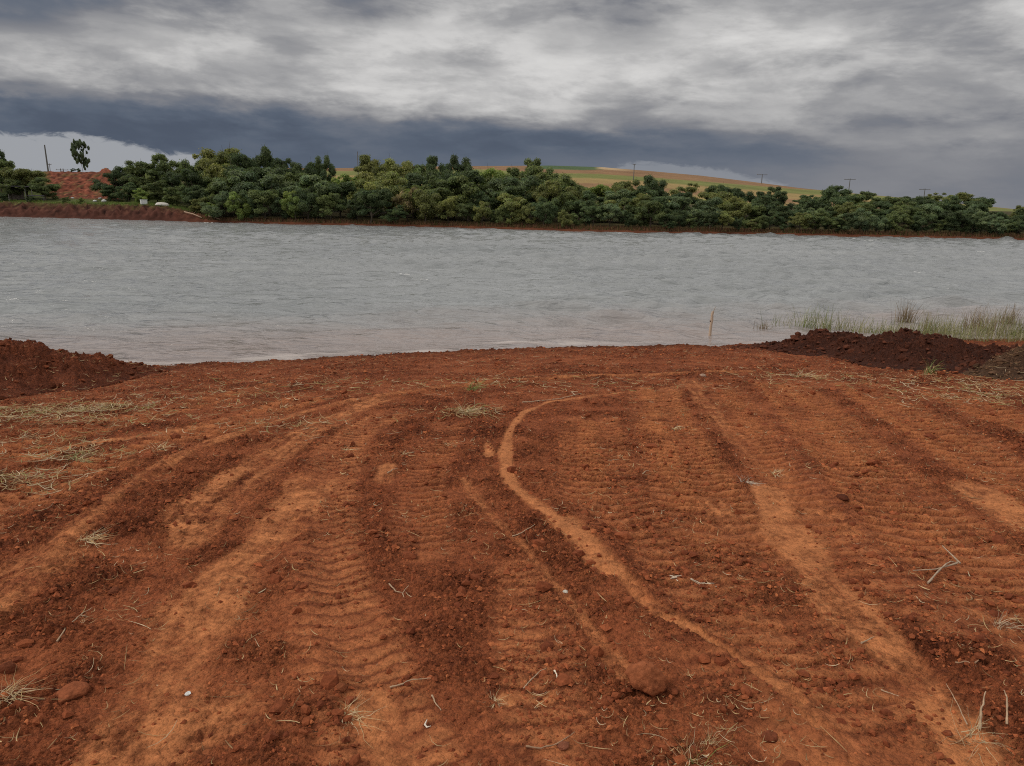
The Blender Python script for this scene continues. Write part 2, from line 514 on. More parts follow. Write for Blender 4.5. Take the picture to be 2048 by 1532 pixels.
# packed, dusty strips: (pixels, half width m, packing, height of the ridge m)
STRIPS = [
 ([(1420, 770), (1330, 776), (1230, 786), (1150, 796)], 0.07, 0.36, 0.006),
 ([(1165, 794), (1130, 799), (1095, 806), (1050, 826), (1022, 862), (1012, 905), (1016, 945), (1032, 978), (1085, 1020), (1150, 1075), (1205, 1120)], 0.055, 1.0, 0.014),
 ([(1130, 1050), (1165, 1085), (1195, 1125), (1225, 1155)], 0.085, 1.0, 0.012),
 ([(1215, 1140), (1250, 1170), (1310, 1228), (1400, 1275), (1500, 1335), (1590, 1402), (1660, 1480), (1720, 1560)], 0.055, 0.75, 0.012),
 ([(1500, 745), (1300, 752), (1120, 758), (950, 768), (800, 788), (640, 818), (540, 850), (430, 888), (330, 935), (250, 990), (130, 1085), (40, 1180), (-80, 1300)], 0.075, 0.50, 0.040),
 ([(760, 800), (640, 850), (560, 900), (480, 960), (410, 1020), (380, 1080)], 0.20, 0.46, 0.0),
 ([(640, 960), (590, 1020), (540, 1080), (470, 1130), (420, 1190), (375, 1270), (335, 1350), (300, 1430), (240, 1540)], 0.17, 0.60, 0.0),
 ([(475, 1400), (420, 1440), (330, 1490), (240, 1540)], 0.13, 0.42, 0.0),
 ([(925, 955), (960, 1000), (1040, 1085), (1090, 1145), (1150, 1215), (1210, 1290), (1260, 1350)], 0.045, 0.40, -0.008),
 ([(1535, 975), (1555, 1020), (1580, 1070), (1615, 1115)], 0.16, 0.85, -0.012),
 ([(1590, 1080), (1650, 1170), (1710, 1240), (1790, 1310), (1870, 1390), (1930, 1470), (1985, 1560)], 0.13, 0.66, -0.012),
 ([(1375, 760), (1410, 805), (1440, 845), (1490, 885), (1540, 930), (1600, 990), (1690, 1060)], 0.13, 0.36, 0.0),
 ([(1945, 975), (1990, 1005), (2060, 1040), (2200, 1100)], 0.17, 0.8, -0.012),
 ([(735, 1400), (760, 1450), (800, 1540)], 0.11, 0.75, 0.0),
 ([(-40, 1180), (40, 1150), (110, 1110)], 0.17, 0.45, 0.0),
 ([(975, 888), (978, 912)], 0.04, 0.8, 0.0),
 ([(775, 930), (765, 960)], 0.07, 0.45, 0.0),
 ([(-60, 800), (30, 784), (90, 780)], 0.18, 0.6, 0.0),
 ([(600, 955), (590, 990), (570, 1010)], 0.12, 0.55, 0.0),
 ([(1010, 1390), (1020, 1400)], 0.05, 0.8, 0.0),
 ([(1860, 1420), (1900, 1450), (1950, 1500)], 0.09, 1.0, 0.0),
 ([(60, 915), (160, 890), (300, 868), (420, 850)], 0.10, 0.6, 0.0),
 ([(90, 990), (180, 955), (260, 935)], 0.09, 0.6, 0.0),
 ([(1420, 1000), (1450, 1040), (1490, 1080)], 0.12, 0.35, 0.0),
]
# wheels with lugs: (pixels, half width m, pitch m, height m, packing)
LUGS = [
 ([(1310, 780), (1330, 850), (1365, 930), (1410, 1010), (1465, 1100), (1530, 1200), (1610, 1320), (1720, 1480)], 0.30, 0.138, 0.020, 0.62),
 ([(1180, 840), (1190, 930), (1215, 1000), (1290, 1090), (1370, 1180), (1470, 1290), (1560, 1380)], 0.28, 0.132, 0.017, 0.50),
 ([(1560, 770), (1620, 820), (1690, 900), (1790, 1000), (1920, 1110), (2080, 1230), (2250, 1350)], 0.34, 0.142, 0.020, 0.58),
 ([(1720, 770), (1800, 820), (1920, 890), (2080, 970), (2250, 1050)], 0.34, 0.17, 0.020, 0.50),
 ([(780, 830), (700, 880), (660, 950), (648, 1050), (660, 1150), (690, 1260), (730, 1390), (800, 1560)], 0.19, 0.105, 0.007, 0.56),
 ([(620, 795), (430, 855), (260, 912), (110, 975), (-60, 1050), (-300, 1160)], 0.26, 0.17, 0.022, 0.50),
 ([(560, 770), (330, 820), (120, 875), (-120, 935)], 0.26, 0.17, 0.020, 0.40),
 ([(1040, 1140), (1060, 1240), (1080, 1340), (1120, 1480)], 0.16, 0.10, 0.010, 0.50),
 ([(1450, 780), (1500, 850), (1560, 930), (1640, 1020), (1740, 1130), (1850, 1240)], 0.24, 0.15, 0.018, 0.45),
 ([(900, 850), (860, 920), (840, 1010), (850, 1100)], 0.16, 0.10, 0.010, 0.25),
 ([(1900, 790), (2060, 850), (2250, 920)], 0.32, 0.17, 0.020, 0.40),
]
STRIPS = [(path(p), w, k_, h) for p, w, k_, h in STRIPS]
LUGS = [(path(p), w, q, h, k_) for p, w, q, h, k_ in LUGS]
BERMS = [  # loose windrows thrown up beside the wheels: (path, half width, height)
 (path([(1240, 1120), (1330, 1240), (1460, 1330), (1600, 1440), (1720, 1560)]), 0.12, 0.035),
 (path([(1560, 880), (1640, 980), (1720, 1080), (1830, 1200), (1960, 1330), (2080, 1440)]), 0.16, 0.045),
 (path([(1045, 850), (1060, 930), (1130, 1010), (1230, 1100)]), 0.10, 0.03),
 (path([(610, 930), (600, 1050), (605, 1200), (640, 1400)]), 0.09, 0.03),
 (path([(1180, 1150), (1240, 1230), (1320, 1340)]), 0.09, 0.03),
 (path([(400, 880), (250, 940), (80, 1010), (-60, 1080)]), 0.14, 0.03),
]
C_LOOSE = np.array([0.290, 0.083, 0.0330])
C_DARK = np.array([0.168, 0.0455, 0.0200])
C_PACK = np.array([0.515, 0.190, 0.072])
C_DUST = np.array([0.415, 0.132, 0.051])

def ground_at(x, y, full=False):
    x = np.asarray(x, float); y = np.asarray(y, float)
    z = base_z(x, y)
    wob = 0.05 * fbm(x * 1.3, y * 1.3, 3, 91)
    fine = sst(60, 15, np.abs(x)) * sst(-6, 0, y)
    pack = np.zeros(x.shape)
    nA = fbm(x * 0.55, y * 0.55, 4, 3); nB = fbm(x * 2.6, y * 2.6, 4, 13); nC = fbm(x * 7.5, y * 7.5, 3, 23); nD = fbm(x * 26, y * 26, 3, 29)
    z = z + 0.035 * nA + 0.022 * nB * fine
    for W, w, kk, h in STRIPS:
        d, s, l = along(x, y, W)
        m = np.nonzero(d < 4 * w + 0.1)
        if not len(m[0]):
            continue
        d, s, l = d[m], s[m], l[m]
        ww = w * (1 + 0.6 * perlin(s * 1.7, s * 0 + w * 30, 5))
        dd = np.abs(d + (0.020 + 0.14 * w) * nC[m] + 0.012 * nD[m] + wob[m] * 0.4)
        st = perlin(l * 22, s * 0.7 + w * 9, 7)
        f = sst(1.25, 0.62, dd / ww) * np.clip(kk * 1.05 + 0.75 * nB[m] + 0.5 * nC[m] + 0.5 * nD[m] + 0.5 * st * (1.15 - kk), 0, 1)
        pack[m] = np.maximum(pack[m], f)
        z[m] += h * np.exp(-(dd / (w * 1.1)) ** 2) if h else -0.008 * np.exp(-(dd / w) ** 2)
    lug = np.zeros(x.shape); groove = np.zeros(x.shape)
    for i, (W, w, q, h, kk) in enumerate(LUGS):
        w = w * 1.15
        d, s, l = along(x, y, W)
        m = np.nonzero(d < 1.6 * w + 0.1)
        if not len(m[0]):
            continue
        d, s, l = d[m], s[m], l[m]; xm, ym = x[m], y[m]
        inside = sst(1.15, 0.7, (d + 1.5 * wob[m]) / w)
        pat = 0.66 + 0.85 * fbm(xm * 1.1 + i * 7, ym * 1.1, 3, 33)
        pat = np.clip(pat * 1.5, 0, 1) * (1 - 0.8 * pack[m])
        ph = (s + 0.25 * np.abs(l) + 0.026 * nC[m] + 0.04 * nB[m] + 0.016 * nD[m]) / q
        fr = ph - np.floor(ph)
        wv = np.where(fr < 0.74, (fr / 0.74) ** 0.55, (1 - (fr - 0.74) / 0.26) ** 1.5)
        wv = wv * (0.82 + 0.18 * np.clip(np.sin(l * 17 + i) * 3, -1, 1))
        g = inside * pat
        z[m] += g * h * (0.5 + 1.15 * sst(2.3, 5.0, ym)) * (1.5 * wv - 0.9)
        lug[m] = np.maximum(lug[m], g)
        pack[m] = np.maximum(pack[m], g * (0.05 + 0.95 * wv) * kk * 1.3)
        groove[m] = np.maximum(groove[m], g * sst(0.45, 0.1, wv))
    loose = 1 - np.clip(pack * 1.1, 0, 1)
    for W, w, h in BERMS:
        d, s, l = along(x, y, W)
        f = np.exp(-((d + 0.4 * wob) / w) ** 2) * (1 - pack)
        z = z + h * f
        loose = np.maximum(loose, 0.95 * f)
        pack = pack * (1 - 0.7 * f)
    rough = np.clip(0.68 + 0.9 * nB + 0.5 * nA, 0.30, 1.4) * loose * (1 - 0.55 * lug) * fine
    z = z + rough * (0.034 * (billow(x * 8, y * 8, 41) - 0.25) + 0.038 * (billow(x * 19, y * 19, 43) - 0.25)
                     + 0.026 * (billow(x * 43, y * 43, 47) - 0.25) + 0.009 * perlin(x * 85, y * 85, 49))
    z = z + fine * 0.0022 * fbm(x * 60, y * 60, 3, 53) * (1 - 0.3 * loose)
    # lip of clods just above the water
    ys = shore_y(x)
    lip = np.exp(-((y - ys + 0.7) / 0.6) ** 2)
    z = z + lip * (0.10 * np.clip(fbm(x * 1.1, y * 1.1, 4, 61), -0.5, 1) + 0.06 * billow(x * 5, y * 5, 63))
    if not full:
        return z
    wet = 0.55 * sst(3.2, 0.4, ys - y + 1.2 * nA) + 0.75 * sst(0.9, 0.2, ys - y + 0.5 * nB)
    dk = np.clip(0.35 + 1.0 * nB + 0.6 * nA - 0.9 * nD, 0, 1)
    c = C_LOOSE * (1 - dk[..., None]) + C_DARK * dk[..., None]
    dust = np.clip(0.22 + 0.75 * fbm(x * 0.9, y * 0.9, 4, 71) + 0.45 * nC + 0.6 * nD, 0, 0.9) * (1 - rough * 0.35)
    c = c * (1 - dust[..., None]) + C_DUST * dust[..., None]
    c = c * (1 - 0.75 * groove[..., None]) + C_DARK * 0.9 * 0.75 * groove[..., None]     # dark loose soil in the grooves, with their shade painted in
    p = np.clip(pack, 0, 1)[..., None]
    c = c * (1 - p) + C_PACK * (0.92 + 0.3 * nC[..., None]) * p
    c = c * (1 - 0.5 * wet[..., None])
    return z, np.clip(c, 0.004, 1), np.clip(rough, 0, 1)

GRID = {}
def ground_on(x, y):
    """height of the built bank, read from its grid"""
    rows, hw, Z = GRID['rows'], GRID['hw'], GRID['Z']
    nr, nc = Z.shape
    x = np.asarray(x, float); y = np.asarray(y, float)
    fr = np.clip(np.interp(y, rows, np.arange(nr)), 0, nr - 1.001)
    h = np.interp(y, rows, hw)
    fc = np.clip((np.clip(x / h, -0.9, 0.9) + 1) / 2 * (nc - 1), 0, nc - 1.001)
    i = fr.astype(int); j = fc.astype(int); a = fr - i; b = fc - j
    return (Z[i, j] * (1 - b) + Z[i, j + 1] * b) * (1 - a) + (Z[i + 1, j] * (1 - b) + Z[i + 1, j + 1] * b) * a
def build_ground():
    nc, nr = 760, 1100
    u = np.linspace(-1, 1, nc)
    f = np.where(np.abs(u) < 0.86, u, np.sign(u) * (0.86 + (np.abs(u) - 0.86) * 1.0))
    tail = np.maximum(np.abs(u) - 0.9, 0) / 0.1
    # rows: fine close to the camera, coarser with distance
    e = np.linspace(0, 1, nr - 40)
    a = 1.3
    ya = 1.15; yb = 22.0
    yv = (ya ** (-a + 1) + e * (yb ** (-a + 1) - ya ** (-a + 1))) ** (1 / (-a + 1))
    rows = np.concatenate([np.linspace(-40, -2, 12, endpoint=False), np.linspace(-2, ya, 18, endpoint=False), yv, np.linspace(22.6, 30, 10)])
    hw = 0.65 + 0.82 * np.clip(rows, 1.0, 20)
    X = hw[:, None] * f[None, :] + np.sign(u)[None, :] * tail[None, :] ** 2 * 70
    Y = np.repeat(rows[:, None], nc, 1)
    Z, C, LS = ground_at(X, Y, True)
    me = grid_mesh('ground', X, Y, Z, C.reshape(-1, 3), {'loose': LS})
    GRID['rows'], GRID['hw'], GRID['u'], GRID['Z'] = rows, hw, u, Z
    tag(link('ground', me, M_SOIL), 'bare red earth bank with tyre tracks running down to the lake', kind='structure')
build_ground()

# ------------------------------------------------------------------ lake
def build_water():
    nc, nr = 420, 470
    e = np.linspace(0, 1, nr - 1)
    ya, yb = 11.5, 128.0
    a = 1.7
    rows = (ya ** (1 - a) + e * (yb ** (1 - a) - ya ** (1 - a))) ** (1 / (1 - a))
    rows = np.concatenate([[6.0], rows])
    u = np.linspace(-1, 1, nc)
    tail = np.maximum(np.abs(u) - 0.95, 0) / 0.05
    X = (2 + 0.86 * np.clip(rows, 10, 200))[:, None] * u[None, :] + np.sign(u)[None, :] * tail[None, :] ** 2 * 700
    Y = np.repeat(rows[:, None], nc, 1)
    X0, Y0 = X.copy(), Y.copy()
    off = np.maximum(Y - shore_y(X), 0)
    calm = 0.25 + 0.75 * sst(0.0, 9.0, off)
    left = 0.45 + 0.55 * sst(-0.55, 0.25, X / np.maximum(Y, 1))     # the left of the lake lies in the lee of the bank
    z = np.zeros(X.shape)
    r = np.random.default_rng(3)
    for i in range(46):
        lam = 0.55 * (6.0 ** r.random())
        th = math.radians(104 + r.normal() * 24)
        kx, ky = math.cos(th) * 2 * math.pi / lam, math.sin(th) * 2 * math.pi / lam
        amp = 0.0128 * lam ** 0.9
        ph = kx * X0 + ky * Y0 + r.random() * 6.28
        sp = np.maximum((rows[1:] - rows[:-1]).mean(), 0.05)
        z += amp * (np.sin(ph) + 0.25 * np.sin(2 * ph + 0.6))
    gust = 0.85 + 0.9 * fbm(X0 * 0.06, Y0 * 0.045, 3, 5)
    z *= calm * left * np.clip(gust, 0.35, 1.5)
    z += 0.012 * fbm(X0 * 2.0, Y0 * 2.6, 3, 9) * calm * left
    z *= 1 - 0.95 * np.clip(tail, 0, 1)[None, :]
    murk = 0.85 * sst(9.5, 0.4, off + 2.0 * fbm(X0 * 0.22, Y0 * 0.3, 3, 15))
    fl = fbm(X0 * 0.5, Y0 * 1.5, 4, 25)
    foam = sst(0.42, 0.08, np.abs(off - 0.45 - 0.9 * fbm(X0 * 0.35, Y0 * 0.1, 3, 19))) * sst(-0.05, 0.3, fl + 0.15) * sst(1.8, 0.8, off) * sst(5.0, 1.0, X0) 
    me = grid_mesh('lake', X, Y, z, None, {'murk': murk, 'foam': foam * 0.38})
    m, k, b = mat_base('lake water')
    pos = k.new('ShaderNodeNewGeometry').outputs['Position']
    mp = k.new('ShaderNodeMapping')
    mp.inputs['Scale'].default_value = (0.55, 1.25, 1.0)
    mp.inputs['Rotation'].default_value = (0, 0, math.radians(14))
    k.put(mp.inputs['Vector'], pos)
    mk = attr(k, 'murk', 'Fac'); fo = attr(k, 'foam', 'Fac')
    wm = k.new('ShaderNodeMapping'); wm.inputs['Scale'].default_value = (0.03, 0.10, 1.0); k.put(wm.inputs['Vector'], pos)
    tn = k.rng(k.noise(wm.outputs[0], 1.0, 5, 0.6, 0.5), 0.32, 0.68)
    c0 = k.mix(tn, (0.232, 0.243, 0.243), (0.282, 0.291, 0.289))
    c = k.mix(mk, c0, (0.315, 0.250, 0.225))
    c = k.mix(fo, c, (0.72, 0.64, 0.58))
    k.put(b.inputs['Base Color'], c)
    k.put(b.inputs['Roughness'], k.m('ADD', 0.13, k.m('MULTIPLY', fo, 0.6)))
    b.inputs['IOR'].default_value = 1.333
    w1 = k.noise(mp.outputs[0], 1.0, 4, 0.58, 0.6)
    w2 = k.noise(mp.outputs[0], 4.2, 4, 0.6, 0.4)
    n1 = bump(k, w1, 0.9, 0.36)
    n2 = bump(k, w2, 0.5, 0.07, n1)
    k.put(b.inputs['Normal'], n2)
    tag(link('lake', me, m), 'wind-ruffled grey lake water, muddy pink along the near bank', kind='structure')
build_water()

# ------------------------------------------------------------------ far land
FS_PX = [(-900, 418), (-400, 426), (0, 433), (150, 437), (300, 441), (430, 445), (600, 449), (800, 453), (1000, 458), (1200, 464), (1350, 467), (1500, 469), (1750, 474), (2048, 480), (2400, 487), (2900, 496)]
_fs = [level_hit(*p) for p in FS_PX]
FS_AZ = np.array([math.atan2(p[0], p[1]) for p in _fs]); FS_R = np.array([math.hypot(p[0], p[1]) for p in _fs])
CR_PX = [(-900, 335), (-300, 345), (0, 352), (120, 349), (200, 350), (300, 345), (400, 340), (550, 336), (700, 336), (850, 333), (950, 332), (1100, 331), (1200, 334), (1300, 342),
         (1400, 351), (1500, 363), (1600, 376), (1700, 386), (1800, 395), (1900, 405), (2048, 420), (2400, 430), (2900, 440)]
_cr = [azel(*p) for p in CR_PX]
CR_AZ = np.array([p[0] for p in _cr]); CR_EL = np.array([p[1] for p in _cr])
AZL = azel(455, 400)[0]; AZR = azel(300, 400)[0]
RC = 600.0
def smin(v):
    return np.clip(v, 0, None)
def land_z(az, r):
    az = np.asarray(az, float); r = np.asarray(r, float)
    rs = np.interp(az, FS_AZ, FS_R)
    t = r - rs
    wl = sst(AZL, AZR, az)
    zl = np.interp(t, [-6, -1, 0, 0.8, 2.6, 10, 20, 24, 36, 42], [-1.5, -0.4, 0.0, 0.9, 2.0, 2.4, 3.1, 4.0, 7.2, 7.6])
    zm = np.interp(t, [-6, -1, 0, 0.4, 1.6, 8, 30, 42], [-1.5, -0.3, 0.0, 0.22, 0.42, 1.0, 2.8, 3.3])
    z = zm * (1 - wl) + zl * wl
    z0 = 3.3 * (1 - wl) + 7.6 * wl
    zc = 3.4 + RC * np.tan(np.interp(az, CR_AZ, CR_EL))
    s = np.clip((t - 42) / (RC - rs - 42), 0, 1)
    zf = z0 + (zc - z0) * (s + 0.10 * s * (1 - s))
    z = np.where(t > 42, zf, z)
    back = smin(r - RC)
    return z - 0.045 * back * (back / (back + 60))
def land_xy(px, t):
    a = azel(px, 440)[0]
    r = float(np.interp(a, FS_AZ, FS_R)) + t
    return a, r, r * math.sin(a), r * math.cos(a), float(land_z(a, r))
def land_hit(px, py):
    d = ray(px, py); h = math.hypot(d[0], d[1]); a = math.atan2(d[0], d[1])
    rr = np.linspace(90, 700, 2400)
    zz = 3.4 + d[2] / h * rr
    below = np.nonzero(zz <= land_z(np.full(rr.shape, a), rr))[0]
    r = rr[below[0]] if len(below) else 600.0
    return a, r, np.array([r * math.sin(a), r * math.cos(a), float(land_z(a, r))])

def build_land():
    ts = np.concatenate([[-6, -3, -1], np.linspace(-0.4, 4, 30), np.linspace(4.4, 44, 70), 44 + (np.linspace(0.02, 1, 110) ** 1.5) * 470, np.array([640, 700, 800, 1000, 1400, 2000, 3000.0])])
    az = np.concatenate([np.radians(np.linspace(-75, -38, 20, endpoint=False)), np.radians(np.linspace(-38, 38, 640)), np.radians(np.linspace(38, 75, 21)[1:])])
    A, T = np.meshgrid(az, ts)
    RS = np.interp(A, FS_AZ, FS_R)
    R = RS + T
    X, Y = R * np.sin(A), R * np.cos(A)
    Z = land_z(A, R)
    wl = sst(AZL, AZR, A)
    n = fbm(X * 0.35, Y * 0.35, 4, 201); nf = fbm(X * 1.3, Y * 1.3, 4, 211)
    near = sst(90, 20, T) * sst(-0.2, 0.8, T)
    Z = Z + near * (0.22 * n + 0.14 * nf) * (0.4 + 0.6 * wl)
    er = billow(X * 0.9, T * 0.5 + Y * 0.05, 241) + 0.5 * billow(X * 2.3, T * 1.1, 243) + 0.35 * perlin(X * 4.5, T * 2.2, 245)
    Z = Z + wl * sst(0.0, 0.8, T) * sst(5, 2.5, T) * (0.75 * er - 0.35)
    b0, b1 = azel(196, 370)[0], azel(226, 370)[0]
    Z = Z + sst(b0, b0 + 0.008, A) * sst(b1 + 0.006, b1 - 0.004, A) * sst(18, 30, T) * sst(52, 44, T) * (0.45 + 0.6 * nf)
    Z = Z + wl * sst(14, 20, T) * sst(46, 40, T) * 0.5 * fbm(X * 0.9, Y * 0.5, 4, 251)
    # colours: eroded bank, forest floor, red cut at the left, farmed strips on the hill
    bank = np.array([0.115, 0.042, 0.022]); bankl = np.array([0.080, 0.031, 0.022]); floor = np.array([0.060, 0.050, 0.022])
    c = np.broadcast_to(bank, X.shape + (3,)).copy()
    c = c * (1 - wl[..., None]) + bankl * wl[..., None]
    ff = sst(1.5, 5.0, T + 2 * nf)[..., None]
    green = np.array([0.085, 0.125, 0.025])
    c = c * (1 - ff) + (floor * (1 - wl[..., None]) + (0.5 * green + 0.5 * floor) * wl[..., None]) * ff
    azc0, azc1 = azel(108, 370)[0], azel(232, 370)[0]
    cut = sst(azc0 - 0.012, azc0, A) * sst(azc1 + 0.012, azc1, A) * sst(12, 18, T) * sst(60, 46, T)
    cutc = np.array([0.150, 0.046, 0.026]) * (1 + 0.9 * nf[..., None]); vg = sst(0.05, 0.35, fbm(X * 0.5, Y * 0.5, 3, 261))[..., None] * 0.55; cutc = cutc * (1 - vg) + np.array([0.095, 0.085, 0.03]) * vg
    c = c * (1 - cut[..., None]) + cutc * cut[..., None]
    el = np.arctan2(Z - 3.4, R)
    dl = (np.interp(A, CR_AZ, CR_EL) - el) * FPX + 1.2 * n
    straw = np.array([0.300, 0.210, 0.085]); orange = np.array([0.235, 0.135, 0.068]); gr = np.array([0.165, 0.175, 0.052]); dg = np.array([0.070, 0.110, 0.045])
    fld = np.zeros(X.shape + (3,)); fld[:] = straw
    def lay(mask, cc):
        nonlocal fld
        fld = fld * (1 - mask[..., None]) + cc * mask[..., None]
    a1, a2 = azel(1065, 335)[0], azel(1205, 335)[0]
    wd = np.interp(A, [azel(950, 340)[0], azel(1100, 340)[0], azel(1400, 350)[0], azel(1560, 370)[0], azel(1640, 380)[0]], [5, 13.5, 10, 4, 0])
    lay(sst(wd + 1.5, wd - 0.5, dl), orange)
    lay(sst(wd - 0.5, wd + 1.5, dl) * sst(wd + 10, wd + 7, dl), gr)
    lay(sst(wd + 16, wd + 20, dl) * sst(wd + 28, wd + 23, dl), orange * 1.05)
    lay(sst(wd + 30, wd + 34, dl), gr * 1.1)
    lay(sst(a1, a1 + 0.01, A) * sst(a2 + 0.004, a2 - 0.002, A) * sst(7.5, 6.0, dl + 2 * sst(a2 - 0.03, a2, A)), dg)
    lay(sst(a2 - 0.012, a2, A) * sst(a2 + 0.05, a2 + 0.01, A) * sst(4.5, 3, dl), np.array([0.42, 0.30, 0.17]))
    fld *= (1 + 0.35 * fbm(X * 0.05, Y * 0.02, 4, 221))[..., None]
    fm = sst(44, 56, T) * (1 - wl)
    fm = np.maximum(fm, sst(60, 75, T))[..., None]
    c = c * (1 - fm) + fld * fm
    c = c * (1 + 0.7 * (1 + wl[..., None]) * nf[..., None] * near[..., None] + 0.5 * fbm(X * 0.8, Y * 0.8 + Z * 3, 3, 231)[..., None] * near[..., None])
    me = grid_mesh('far_land', X, Y, Z, np.clip(c, 0.004, 1).reshape(-1, 3))
    tag(link('terrain', me, M_LAND), 'far shore rising to a farmed hillside', kind='structure')
build_land()

# ------------------------------------------------------------------ trees
SKY_LINE = [(-120, 330), (-60, 318), (0, 322), (40, 330), (75, 338), (100, 356), (112, 392), (150, 402), (206, 398), (216, 350), (240, 337), (290, 325), (345, 314), (385, 330), (405, 325), (450, 304), (480, 306), (525, 304),
            (570, 318), (610, 330), (650, 320), (664, 338), (690, 346), (716, 346), (728, 325), (745, 312), (775, 322), (830, 330), (870, 318), (915, 320), (945, 332), (960, 348), (985, 344),
            (1020, 332), (1050, 324), (1085, 338), (1105, 346), (1150, 362), (1195, 374), (1240, 364), (1270, 372), (1300, 357), (1330, 376), (1365, 370), (1400, 386), (1430, 374), (1470, 378), (1500, 390),
            (1540, 377), (1562, 390), (1572, 408), (1584, 408), (1600, 392), (1640, 384), (1665, 376), (1720, 385), (1760, 391), (1800, 394), (1830, 390), (1862, 388), (1910, 387), (1960, 393), (1985, 404), (2010, 416), (2045, 412), (2150, 415)]
def sky_line(px):
    return float(np.interp(px, [p[0] for p in SKY_LINE], [p[1] for p in SKY_LINE]))
def shore_line(px):
    return float(np.interp(px, [p[0] for p in FS_PX], [p[1] for p in FS_PX]))

def make_crown(seed, lobes, leaves, low, flat, leaf=0.036, spread=0.39, tall=1.0, loose=0.42):
    """crown of leaf sprays around lobes, in a tree of unit height and unit width"""
    r = np.random.default_rng(seed)
    cs, rs = [], []
    mid = (low + 1.0) / 2; hz = (1.0 - low) / 2
    limbs = max(4, lobes // 5)
    for i in range(limbs):
        th = i * 2.4 + r.normal() * 0.5; v = -0.8 + 1.75 * (i + 0.5) / limbs + r.normal() * 0.16
        v = float(np.clip(v, -0.95, 0.86))
        env = math.sqrt(max(0.10, 1 - (v * 0.88) ** 2)) * r.uniform(0.55, 1.2)
        c0 = np.array([math.cos(th) * spread * env * 0.8, math.sin(th) * spread * env * 0.8, mid + v * (hz - 0.10)])
        for j in range(r.integers(5, 9)):
            o = r.normal(size=3) * np.array([0.115, 0.115, 0.062 * (1.6 if flat > 0.9 else 1.0)])
            q = c0 + o
            cs.append((q[0], q[1], min(q[2], 0.95))); rs.append(r.uniform(0.055, 0.125))
    lobes = len(cs)
    cs = np.array(cs); rs = np.array(rs)
    wts = rs ** 2 / (rs ** 2).sum()
    li = r.choice(lobes, leaves, p=wts)
    d = r.normal(size=(leaves, 3)); d[:, 2] += 0.25
    d /= np.linalg.norm(d, axis=1)[:, None]
    rad = rs[li] * (0.72 + loose * r.random(leaves)) * (0.75 if loose > 0.5 else 1.0)
    # a few sprays stick out
    rad *= np.where(r.random(leaves) < 0.07, 1.35, 1.0)
    p = cs[li] + d * rad[:, None] * np.array([1.12, 1.12, flat])
    nrm = d * 0.9 + r.normal(size=(leaves, 3)) * 0.55 + np.array([0, 0, 0.45])
    nrm /= np.linalg.norm(nrm, axis=1)[:, None]
    a = np.cross(nrm, r.normal(size=(leaves, 3))); a /= np.linalg.norm(a, axis=1)[:, None]
    b = np.cross(nrm, a)
    s = leaf * (0.5 + 0.8 * r.random(leaves))[:, None]
    w = s * (0.45 + 0.3 * r.random(leaves))[:, None]
    bend = nrm * s * 0.25
    co = np.stack([p - a * s * 0.5 - bend * 0.4, p + b * w * 0.5, p + a * s * 0.5 - bend * 0.4, p - b * w * 0.5], 1).reshape(-1, 3)
    f = np.arange(leaves * 4).reshape(-1, 4)
    tone = (0.78 + 0.44 * r.random(lobes))[li] * (0.8 + 0.4 * r.random(leaves))
    yel = (r.random(lobes)[li] * 0.5 + r.random(leaves) * 0.5)
    c = np.array([0.150, 0.188, 0.082]) * tone[:, None] * (1 + (yel[:, None] - 0.5) * np.array([0.50, 0.22, -0.10]))
    mb = MB()
    mb.add(co, f, np.repeat(c, 4, 0))
    # darker solid core added inside each lobe to stop light leaking through
    ico = ICO
    for q, rr in zip(cs, rs):
        mb.add(q + ico[0] * rr * 0.80 * np.array([1.1, 1.1, flat]) * (0.85 + 0.3 * r.random((len(ico[0]), 1))), ico[1], np.array([0.085, 0.108, 0.047]))
    return mb.mesh('crown'), cs, rs
def _ico():
    t = (1 + 5 ** 0.5) / 2
    v = np.array([[-1, t, 0], [1, t, 0], [-1, -t, 0], [1, -t, 0], [0, -1, t], [0, 1, t], [0, -1, -t], [0, 1, -t], [t, 0, -1], [t, 0, 1], [-t, 0, -1], [-t, 0, 1]], float)
    v /= np.linalg.norm(v[0])
    f = np.array([[0, 11, 5], [0, 5, 1], [0, 1, 7], [0, 7, 10], [0, 10, 11], [1, 5, 9], [5, 11, 4], [11, 10, 2], [10, 7, 6], [7, 1, 8], [3, 9, 4], [3, 4, 2], [3, 2, 6], [3, 6, 8], [3, 8, 9], [4, 9, 5], [2, 4, 11], [6, 2, 10], [8, 6, 7], [9, 8, 1]])
    return v, f
ICO = _ico()
def make_trunk(seed, cs, rs, low, thick=0.022, bark=(0.11, 0.085, 0.06)):
    r = np.random.default_rng(seed + 999)
    mb = MB()
    top = max(0.45, low + 0.25)
    n = 7
    zz = np.linspace(-0.06, top, n)
    wob = np.cumsum(r.normal(size=(n, 2)) * 0.012, 0)
    pts = np.column_stack([wob, zz])
    mb.tube(pts, np.linspace(thick * 1.25, thick * 0.5, n), 7, bark)
    pick = r.choice(len(cs), min(len(cs), 9), replace=False)
    for i in pick:
        z0 = r.uniform(max(0.10, low * 0.5), top * 0.95)
        j = np.interp(z0, zz, np.arange(n)); b = np.array([np.interp(z0, zz, pts[:, 0]), np.interp(z0, zz, pts[:, 1]), z0])
        e = cs[i]
        m = (b + e) / 2 + np.array([0, 0, -0.03]) + r.normal(size=3) * 0.02
        mb.tube(np.array([b, m, e, e + (e - m) * 0.5]), [thick * 0.45, thick * 0.32, thick * 0.2, thick * 0.06], 5, bark, False)
    return mb.mesh('trunk', True)
PROTO = {}
